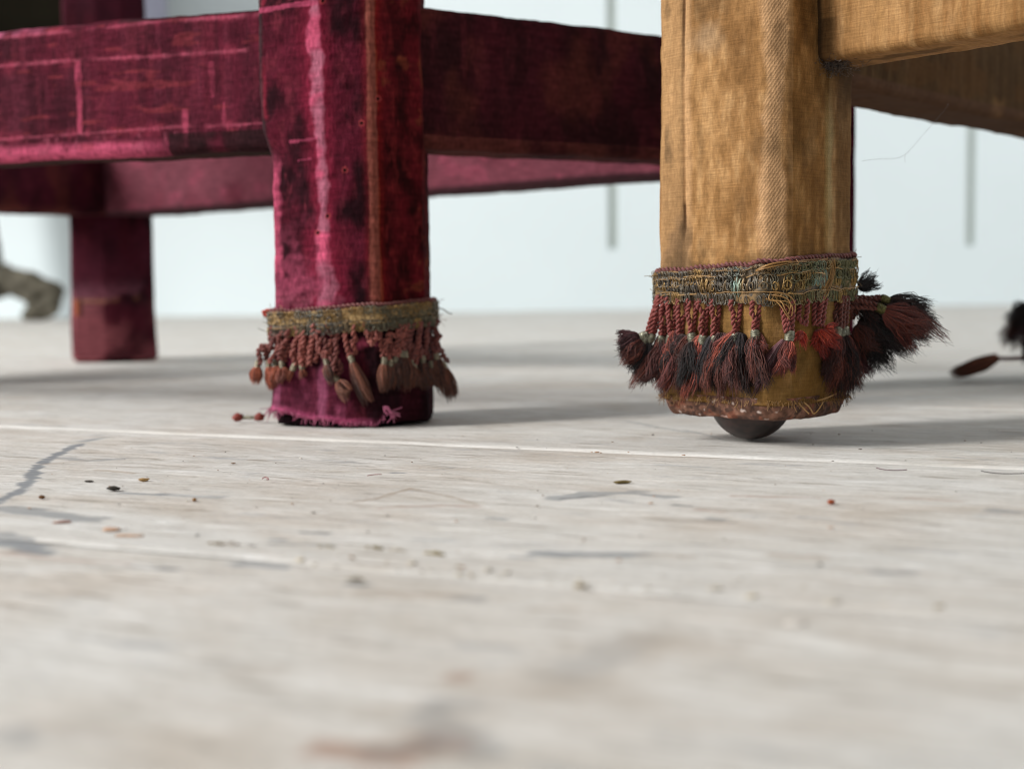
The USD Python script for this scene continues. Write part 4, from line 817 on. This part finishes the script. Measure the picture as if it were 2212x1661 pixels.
hl = [[(0.0125, -0.0262, 0.0150), (0.0150, -0.0262, 0.0125), (0.0158, -0.0262, 0.0112), (0.0170, -0.0262, 0.0118), (0.0195, -0.0245, 0.0148)], [(0.0105, -0.0275, 0.0150), (0.0125, -0.0275, 0.0128), (0.0142, -0.0270, 0.0112)], [(0.0185, -0.0205, 0.0150), (0.0240, -0.0170, 0.0162), (0.030, -0.0090, 0.0178)]]
g, c = coil_mesh(np.stack([pathpts(q) for q in hl]), 0.00026, [lin(170, 128, 72)] * 3); obj('loose_thread', g, THREAD, gs, c)

# gold rails
u1 = np.array([0.66, -0.75]); u2 = np.array([0.664, 0.748])
def paint_gold(seed, front_sign, rail_shade):  # last argument darkens the velvet to imitate a rail in shade
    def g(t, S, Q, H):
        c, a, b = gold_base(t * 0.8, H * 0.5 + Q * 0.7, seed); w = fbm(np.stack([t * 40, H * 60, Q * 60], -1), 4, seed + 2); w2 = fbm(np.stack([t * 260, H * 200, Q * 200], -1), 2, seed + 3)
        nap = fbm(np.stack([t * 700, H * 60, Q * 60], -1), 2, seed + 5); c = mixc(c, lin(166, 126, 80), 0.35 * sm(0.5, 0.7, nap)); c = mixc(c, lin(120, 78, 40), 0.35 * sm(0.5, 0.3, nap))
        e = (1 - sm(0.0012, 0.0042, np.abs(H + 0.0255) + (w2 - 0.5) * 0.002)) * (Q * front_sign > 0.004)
        c = mixc(c, lin(194, 152, 120), 0.8 * e * (1 - rail_shade)); c = mixc(c, lin(140, 100, 60), 0.6 * (H < -0.0288))
        c = mixc(c, lin(38, 27, 16), rail_shade * 0.9 * sm(0.10, 0.40, w)); c = mixc(c, lin(92, 62, 34), rail_shade * 0.5 * sm(0.52, 0.64, w)); c = mixc(c, lin(88, 62, 48), rail_shade * 0.7 * (H < -0.024))
        if rail_shade < 0.5: c = mixc(c, lin(36, 26, 18), 0.85 * sm(0.0300, 0.0280, t + 0.001 * (w2 - 0.5))); c = mixc(c, lin(60, 44, 30), 0.6 * sm(0.040, 0.029, t) * (H < -0.015) * sm(0.35, 0.55, w))
        c = mixc(c, lin(60, 42, 26), 0.6 * sm(0.60, 0.70, w) * (1 - rail_shade))
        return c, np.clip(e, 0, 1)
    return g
stool_rail(G, G + u1 * 0.125, -0.012, 0.158, 0.058, 0.0245, 170, paint_gold(170, -1, 0.0), GOLD, gs, trim0=0.0272, trim1=0.0, m=420, origin=GO)
G2 = G + u2 * 0.36
stool_rail(G, G2, -0.008, 0.158, 0.058, 0.031, 175, paint_gold(175, 1, 0.9), GOLD, gs, trim0=0.02, trim1=0.02, m=420, origin=GO)  # far rail painted dark in place of real shade
zbG = lambda x: np.interp(x, [-0.031, 0.0, 0.034], [0.0492, 0.0480, 0.0494]); ztG = lambda x: np.interp(x, [-0.031, 0.0, 0.034], [0.0592, 0.0612, 0.0640])
LGb = Leg(polyG, G, 0.0055, 520); LGb.pts = LGb.pts * 1.012
trim_band(gs, LGb, zbG, ztG, 310, GO, 1.0)
# frayed gold strips hanging from the braid
st = []
for k in range(14): st.append(pathpts(np.array([(0.0225, -0.0195, 0.0625), (0.0230, -0.0200, 0.0575), (0.0205, -0.0218, 0.0525), (0.0190, -0.0228, 0.0492)]) + np.array([0.00020 * k - 0.0013, 0.00006 * k, 0]) + np.random.default_rng(k).normal(size=(4, 3)) * 0.00022, 24))
for k in range(6): st.append(pathpts(np.array([(-0.001, -0.0325, 0.0508), (0.0020, -0.0338, 0.0500), (0.0046, -0.0338, 0.0478), (0.0058, -0.0335, 0.0440)]) + np.array([0.0002 * k, 0, 0.0005 * k - 0.0012]) + np.random.default_rng(k + 20).normal(size=(4, 3)) * 0.0006, 24))
for k in range(6): st.append(pathpts(np.array([(-0.004, -0.0312, 0.0590), (0.003, -0.0332, 0.0612), (0.0125, -0.0278, 0.0622), (0.0225, -0.0190, 0.0626)]) + np.random.default_rng(k + 40).normal(size=(4, 3)) * 0.00035, 24))
g, c = coil_mesh(np.stack(st), 0.00021, [mixc(lin(128, 92, 50), lin(168, 128, 74), np.random.default_rng(k).random()) for k in range(len(st))]); obj('frayed_strip', g, THREAD, gs, c)

rng = np.random.default_rng(101)
def TG(Lg, zb, x0, xn, zn, xe, ze, parent=None, origin=GO, ye=0.0050, yn=0.0034, **kw):
    clip = lambda q: np.clip(q, Lg.pts[:, 0].min() + 0.0006, Lg.pts[:, 0].max() - 0.0006)
    t0 = fY(Lg, clip(x0), 0.0014); n2 = fY(Lg, clip(xn), yn); ze = zn - (zn - ze) * 0.94; e2 = fY(Lg, clip(xe), ye); n2[0] = Lg.c[0] + xn; e2[0] = Lg.c[0] + xe
    return add_tassel(parent or gs, np.r_[t0, zb(x0) + 0.0010], np.r_[n2, zn], np.r_[e2, ze], rng, kw.pop('cord', CORD), kw.pop('pal', PAL_RED), origin=origin, width=kw.pop('width', 0.0066) * 1.26, n=int(kw.pop('n', 230) * 2.1), neckc=kw.pop('neckc', lin(132, 130, 112)), **kw)
TASS = [(-0.0305, -0.0368, 0.0372, -0.0478, 0.0335, dict(pal=PAL_PURP, width=0.0048)), (-0.0305, -0.0362, 0.0365, -0.0462, 0.0285, dict(pal=PAL_DARK)), (-0.0300, -0.0352, 0.0372, -0.0420, 0.0235, dict(pal=PAL_BLACK)),
        (-0.0292, -0.0318, 0.0366, -0.0372, 0.0178, dict(pal=PAL_DARK)), (-0.0275, -0.0288, 0.0370, -0.0320, 0.0168, dict(pal=PAL_RED)), (-0.0245, -0.0262, 0.0368, -0.0285, 0.0160, dict(pal=PAL_RED)),
        (-0.0215, -0.0226, 0.0378, -0.0205, 0.0182, dict(pal=PAL_BLACK, width=0.0080, n=280, neckr=0.0017)), (-0.0180, -0.0190, 0.0372, -0.0225, 0.0165, dict(pal=PAL_RED)),
        (-0.0145, -0.0156, 0.0372, -0.0155, 0.0155, dict(pal=PAL_DARK)), (-0.0085, -0.0098, 0.0380, -0.0080, 0.0158, dict(pal=PAL_DARK, width=0.0072)), (-0.0030, -0.0042, 0.0393, -0.0038, 0.0308, dict(pal=PAL_RED, width=0.0042, n=150)),
        (0.0062, 0.0066, 0.0390, 0.0036, 0.0228, dict(pal=PAL_RED, width=0.0046)), (0.0052, 0.0060, 0.0386, -0.0056, 0.0168, dict(pal=PAL_PURP, width=0.0036, n=130, has_neck=False)),
        (0.0110, 0.0120, 0.0412, 0.0098, 0.0345, dict(pal=PAL_BRT, has_neck=False, width=0.0036, n=90)), (0.0172, 0.0176, 0.0416, 0.0212, 0.0305, dict(pal=PAL_BRT, has_neck=False, width=0.0075, n=240)), (0.0186, 0.0192, 0.0402, 0.0246, 0.0375, dict(pal=PAL_BRT, has_neck=False, width=0.0040, n=90)),
        (0.0255, 0.0272, 0.0392, 0.0225, 0.0195, dict(pal=PAL_DARK, cord=CORDD, width=0.0080, n=280)), (0.0285, 0.0302, 0.0394, 0.0290, 0.0160, dict(pal=PAL_DARK, cord=CORDD, width=0.0085, n=280)),
        (0.0270, 0.0285, 0.0380, 0.0345, 0.0245, dict(pal=PAL_RED, cord=CORDD, width=0.0085, n=260)), (0.0315, 0.0330, 0.0378, 0.0430, 0.0225, dict(pal=PAL_PURP, cord=CORDD, width=0.0080, n=240)), (0.0318, 0.0335, 0.0372, 0.0380, 0.0160, dict(pal=PAL_DARK, cord=CORDD, width=0.0065, n=200))]
for k in range(13):   # an under layer of worn tassels whose cords are hidden
    xx = -0.0285 + 0.0030 * k + 0.0008 * rng.normal()
    if xx > -0.001 and xx < 0.022: continue
    TASS.append((xx, xx - 0.002, 0.0395 + 0.002 * rng.random(), xx - 0.004 + 0.003 * rng.normal() if xx < 0 else xx + 0.002, 0.0185 + 0.004 * rng.random(), dict(pal=(PAL_DARK, PAL_RED, PAL_BLACK)[k % 3], has_neck=False, has_cord=False, yn=0.0018, ye=0.0030, cord=CORDD)))
for q in TASS: TG(LG, zbG, *q[:5], **q[5])
# tassels that stick out sideways on the right, caught on the far side of the leg
def side_tassel(top, neck, end, pal, width, parent=gs, org=None, **kw): add_tassel(parent, top, neck, end, rng, CORDD, pal, width=width * 1.15, neckc=kw.pop('neckc', lin(110, 106, 62)), n=int(kw.pop('n', 320) * 1.8), **kw)
side_tassel((0.0320, -0.0035, 0.0490), (0.0445, -0.0030, 0.0492), (0.0620, -0.0020, 0.0412), PAL_BLACK, 0.0085, neckr=0.0016)
side_tassel((0.0325, -0.0060, 0.0480), (0.0420, -0.0070, 0.0462), (0.0612, -0.0060, 0.0378), PAL_RED * 0.8, 0.0095, neckr=0.0016)
side_tassel((0.0320, 0.0020, 0.0500), (0.0360, 0.0030, 0.0515), (0.0455, 0.0050, 0.0560), PAL_BLACK, 0.0050, n=160, has_neck=False)
side_tassel((0.0320, 0.0030, 0.0480), (0.0385, 0.0060, 0.0440), (0.0560, 0.0080, 0.0290), PAL_BLACK, 0.0130, n=380, has_neck=False)
side_tassel((0.0320, 0.0010, 0.0470), (0.0370, 0.0010, 0.0430), (0.0490, 0.0020, 0.0295), PAL_BLACK, 0.0110, n=340, has_neck=False)
side_tassel((0.0315, 0.0000, 0.0460), (0.0350, -0.0010, 0.0420), (0.0440, -0.0010, 0.0320), PAL_DARK, 0.0110, n=300, has_neck=False)

side_tassel((0.0318, -0.0030, 0.0485), (0.0370, -0.0020, 0.0470), (0.0520, 0.0000, 0.0385), PAL_BLACK, 0.0105, n=300, has_neck=False)
side_tassel((0.0315, 0.0010, 0.0490), (0.0350, 0.0000, 0.0480), (0.0440, 0.0010, 0.0430), PAL_DARK * 0.8, 0.0085, n=240, has_neck=False)
# second gold leg, just beyond the right edge of the picture, with its tassels reaching into view
LG2 = Leg(polyG, G2, 0.0042, 240); zz = np.r_[np.linspace(0.014, 0.18, 120), np.linspace(0.183, 0.42, 20)]
v, f, S, Z, X, Y = LG2.surf(zz, 0, None, dispG); v, f = cap(v, f, LG2.n, True); v, f = cap(v, f, LG2.n, False); c, m = colG(S, Z, X, Y)
obj('leg', (v, f), GOLD, gs, np.vstack([c, c[-1:], c[:1]]), np.stack([np.r_[S, 0, 0], np.r_[Z, 0, 0], np.zeros(len(v))], 1), np.r_[m, 0, 0], origin=GO)
gold_foot(LG2, gs, GO)
LG2b = Leg(polyG, G2, 0.0055, 240); LG2b.pts = LG2b.pts * 1.012; trim_band(gs, LG2b, zbG, ztG, 320, GO, 1.0)
o2 = G2 - G
for (tx, ty, tz), (nx, ny, nz), (ex, ey, ez), pal, wd_, kw in [
        ((-0.031, 0.0, 0.049), (-0.036, 0.0, 0.043), (-0.050, 0.0, 0.030), PAL_BLACK, 0.010, {}), ((-0.031, 0.004, 0.049), (-0.036, 0.004, 0.040), (-0.049, 0.003, 0.020), PAL_DARK, 0.010, {}),
        ((-0.031, -0.004, 0.049), (-0.035, -0.006, 0.038), (-0.047, -0.006, 0.012), PAL_PURP * 0.6, 0.010, {}), ((-0.030, -0.006, 0.048), (-0.033, -0.008, 0.038), (-0.040, -0.010, 0.012), PAL_DARK, 0.010, {})]:
    side_tassel((o2[0] + tx, o2[1] + ty, tz), (o2[0] + nx, o2[1] + ny, nz), (o2[0] + ex, o2[1] + ey, ez), pal, wd_, n=220, **kw)
# its one loose cord that droops to the left with a brown bud at the end
g, c = ropes_mesh([rope(pathpts(np.array([(o2[0] - 0.036, o2[1] - 0.006, 0.0130), (o2[0] - 0.048, o2[1] - 0.006, 0.0118), (o2[0] - 0.060, o2[1] - 0.006, 0.0122)])), None, 0.0013, rng, 200)], 6, lin(104, 56, 56))
obj('hanging_cord', g, WOOL, gs, c)
g, c = tuft((o2[0] - 0.057, o2[1] - 0.006, 0.0128), None, None, 0.0085, rng, PAL_BUD * 0.8, n=260, end=(o2[0] - 0.0790, o2[1] - 0.006, 0.0020), bulb=True, hair=0.0002); obj('hanging_tuft', g, WOOL, gs, c)

# fluff caught in the joint of the gold stool
rng = np.random.default_rng(33); K = 260; cen = np.array([0.0245, -0.0185, 0.1285]); t = np.linspace(0, 1, 10)
P = cen + rng.normal(size=(K, 1, 3)) * np.array([0.0028, 0.0022, 0.0020]) + np.cumsum(rng.normal(size=(K, 10, 3)) * 0.00055, axis=1)
g, c = coil_mesh(P, 0.00008, mixc(lin(50, 38, 32), lin(120, 100, 84), rng.random(K) ** 2), 3); obj('joint_fluff', g, WOOL, gs, c)
rng = np.random.default_rng(71); Pst = []
for k in range(26):
    z0 = 0.129 + 0.058 * k / 26; th = np.linspace(0, 5.2, 10); Pst.append(np.c_[G[0] + 0.0222 + 0.0011 * np.cos(th + rng.random()) * (0.6 + rng.random() * 0.7), G[1] - 0.0212 + 0.0011 * np.sin(th * 0.5) - 0.0009, z0 + 0.0012 * np.sin(th) + 0.0008 * rng.normal()])
g, c = coil_mesh(np.stack(Pst), 0.00016, mixc(lin(58, 44, 30), lin(150, 116, 70), rng.random(26))); obj('seam_stitches', g, THREAD, gs, c)
# stray cobweb thread under the gold rail
cw = pathpts(np.array([(0.1675, 0.520, 0.122), (0.1645, 0.515, 0.1185), (0.1555, 0.510, 0.1095), (0.1475, 0.505, 0.1020), (0.1405, 0.50, 0.1000), (0.1250, 0.480, 0.0975)]), 60)
cw2 = pathpts(np.array([(0.1478, 0.505, 0.1022), (0.1474, 0.505, 0.1005), (0.1476, 0.505, 0.0990)]), 60)
g, c = coil_mesh(np.stack([cw, cw2]), 0.000045, [lin(110, 110, 112)] * 2, 4); tag(obj('cobweb_thread', g, WOOL, None, c), 'fine grey cobweb strand hanging below the gold stretcher', 'cobweb')

# ------------------------------------------------------------------ small things lying on the floor
fb = thing('fallen_tassel_piece', 'little rust red cord piece with grey neck lying on floor left of red foot', 'tassel piece', (-0.1095, 0.555, 0))
for s in (-1, 1):
    b = trimesh.creation.icosphere(3, 0.0019); bv = np.array(b.vertices) * [1.15, 1, 0.9] + [s * 0.0045, 0, 0.0019]; bv += 0.0014 * (fbm(bv * 1100 + s * 5, 3, 4)[:, None] - 0.5)
    obj('red_bud', (bv, b.faces), WOOL, fb, mixc(lin(104, 38, 32), lin(146, 64, 50), fbm(bv * 1400, 3, 5)))
g, c = collar_mesh((-0.003, 0, 0.0018), (0.003, 0, 0.0018), 0.0008, 4, lin(150, 146, 128)); obj('wire_neck', g, WIRE, fb, c)
def fleck(name, label, cat, x, y, lx, ly, h, rot, col, seed, group=None):
    """a small chip: a squashed noisy lump resting on the boards"""
    b = trimesh.creation.icosphere(3, 1.0); v = np.array(b.vertices); v *= 1 + 0.7 * (fbm(v * 1.6 + seed * 3.1, 3, seed)[:, None] - 0.5)
    v = v * [lx / 2, ly / 2, h / 2]; c_, s_ = math.cos(rot), math.sin(rot); v = np.c_[v[:, 0] * c_ - v[:, 1] * s_, v[:, 0] * s_ + v[:, 1] * c_, v[:, 2] - v[:, 2].min() - 0.0001]
    w = fbm(v * 1800 + seed, 3, seed)[:, None]; c = np.asarray(col) * (0.5 + 1.0 * w)
    tag(obj(name, (v + [x, y, -0.0005], b.faces), CRUMB, None, c), label, cat, group)
fleck('seed_husk', 'blackish ridged husk lying on the bare board at left', 'husk', -0.1115, 0.3714, 0.0040, 0.0022, 0.0012, -0.35, lin(52, 48, 42), 1)
fleck('wood_chip', 'pale orange wood chip on the left foreground board', 'wood chip', -0.0935, 0.3085, 0.0042, 0.0035, 0.0008, -0.3, lin(190, 156, 132), 2)
fleck('wood_splinter', 'long thin tan splinter just in front of the pale orange chip', 'splinter', -0.0870, 0.3005, 0.0070, 0.0010, 0.0006, -0.1, lin(186, 150, 122), 3)
fleck('tan_flake', 'curled tan flake on the board behind the blackish husk', 'flake', -0.1079, 0.3891, 0.0030, 0.0018, 0.0010, 0.2, lin(168, 136, 92), 4)
fleck('brown_crumb', 'small dark brown crumb near the curved grey scuff', 'crumb', -0.1267, 0.3577, 0.0018, 0.0014, 0.0010, 0, lin(108, 74, 44), 5)
fleck('orange_chip', 'rusty orange chip alone on the right foreground board', 'chip', 0.0797, 0.3337, 0.0022, 0.0016, 0.0013, 0.6, lin(156, 84, 56), 6)
fleck('moss_flake', 'thin olive brown flake on the board below the gold stool', 'flake', 0.0307, 0.3730, 0.0050, 0.0014, 0.0009, 0.2, lin(116, 100, 62), 7)
fleck('brown_speck', 'tiny ochre crumb between the husk and the brown cracks', 'crumb', -0.0840, 0.3505, 0.0011, 0.0010, 0.0010, 0, lin(150, 112, 70), 8)
fleck('dark_splinter', 'small dark splinter left of the blackish husk', 'splinter', -0.1235, 0.3880, 0.0028, 0.0010, 0.0006, -0.2, lin(70, 66, 60), 9)
fleck('pink_splinter', 'thin reddish splinter on the board by the grey patch at left', 'splinter', -0.1085, 0.3195, 0.0042, 0.0016, 0.0006, 0.3, lin(160, 112, 96), 10)
def fibre_bit(name, label, pts, r, col):
    g, c = coil_mesh([pathpts(np.array(pts), 40)], r, [col], 5); tag(obj(name, g, WOOL, None, c), label, 'fibre')
fibre_bit('loose_hair', 'dark curved hair lying at the far right of the boards', [(0.1335, 0.3800, 0.0008), (0.1375, 0.3765, 0.0005), (0.1425, 0.3752, 0.0006), (0.1480, 0.3750, 0.0008)], 0.00013, lin(46, 40, 40))
fibre_bit('loose_hair', 'short purplish wool fibre on the boards right of the ball foot', [(0.1065, 0.3905, 0.0006), (0.1085, 0.3870, 0.0004), (0.1115, 0.3860, 0.0004), (0.1140, 0.3855, 0.0006)], 0.00013, lin(84, 52, 60))
fibre_bit('red_fibre', 'tiny curled red fibre on the boards below the red foot', [(-0.0722, 0.3836, 0.0005), (-0.0712, 0.3842, 0.0008), (-0.0703, 0.3830, 0.0005), (-0.0708, 0.3822, 0.0005)], 0.00014, lin(140, 50, 54))
fibre_bit('red_fibre', 'short straight red fibre between the red foot and gold foot', [(-0.0425, 0.3880, 0.0004), (-0.0405, 0.3895, 0.0005), (-0.0385, 0.3905, 0.0004)], 0.00012, lin(150, 80, 76))
# scattered crumbs: too many and too small to count
rng = np.random.default_rng(404); parts = []
ico = trimesh.creation.icosphere(1, 1.0); iv, if_ = np.array(ico.vertices), np.array(ico.faces)
def crumb(x, y, r, col):
    v = iv * (1 + 0.5 * (rng.random((len(iv), 1)) - 0.5)) * r * [1 + 1.2 * rng.random(), 1 + 0.5 * rng.random(), 0.5]; parts.append((v + [x, y, r * 0.35 - 0.0004], if_, col))
for k in range(230):
    y = 0.24 + 0.26 * rng.random(); x = (rng.random() - 0.5) * y * 0.82
    crumb(x, y, 0.00010 + 0.00026 * rng.random() ** 4, [lin(120, 112, 102), lin(216, 210, 200), lin(176, 142, 116), lin(140, 118, 96), lin(84, 78, 72)][rng.integers(0, 5)])
for k in range(90):                                                    # paint crumbs gathered along the near joint
    u = rng.random() * 0.20 - 0.16; v_ = V0 - W + 0.006 * rng.normal() + 0.003; p = u * fu + v_ * fv
    crumb(p[0], p[1], 0.00016 + 0.0006 * rng.random() ** 4, [lin(196, 188, 174), lin(186, 174, 150), lin(150, 134, 104), lin(206, 200, 192)][rng.integers(0, 4)])
for x, y, r, col in ((-0.0617, 0.2895, 0.0016, lin(206, 196, 186)), (-0.0580, 0.2885, 0.0013, lin(224, 220, 214)), (-0.0648, 0.2900, 0.0012, lin(150, 132, 104)), (-0.0296, 0.2829, 0.0013, lin(146, 128, 86)), (-0.0245, 0.2805, 0.0012, lin(216, 206, 190)), (-0.0164, 0.2761, 0.0016, lin(160, 142, 96)), (-0.0400, 0.2850, 0.0010, lin(190, 176, 140)), (-0.0300, 0.2520, 0.0013, lin(130, 112, 74)), (0.0279, 0.4418, 0.0010, lin(186, 150, 120))): crumb(x, y, r * 0.42, col * 0.8); crumb(x + 0.0012, y - 0.001, r * 0.3, col * 0.8); crumb(x - 0.0017, y + 0.0006, r * 0.25, col * 0.9)
g, c = join(parts); tag(obj('floor_crumbs', g, CRUMB, None, c), 'tiny crumbs, grit and paint flakes scattered over the floorboards', 'crumbs', kind='stuff')
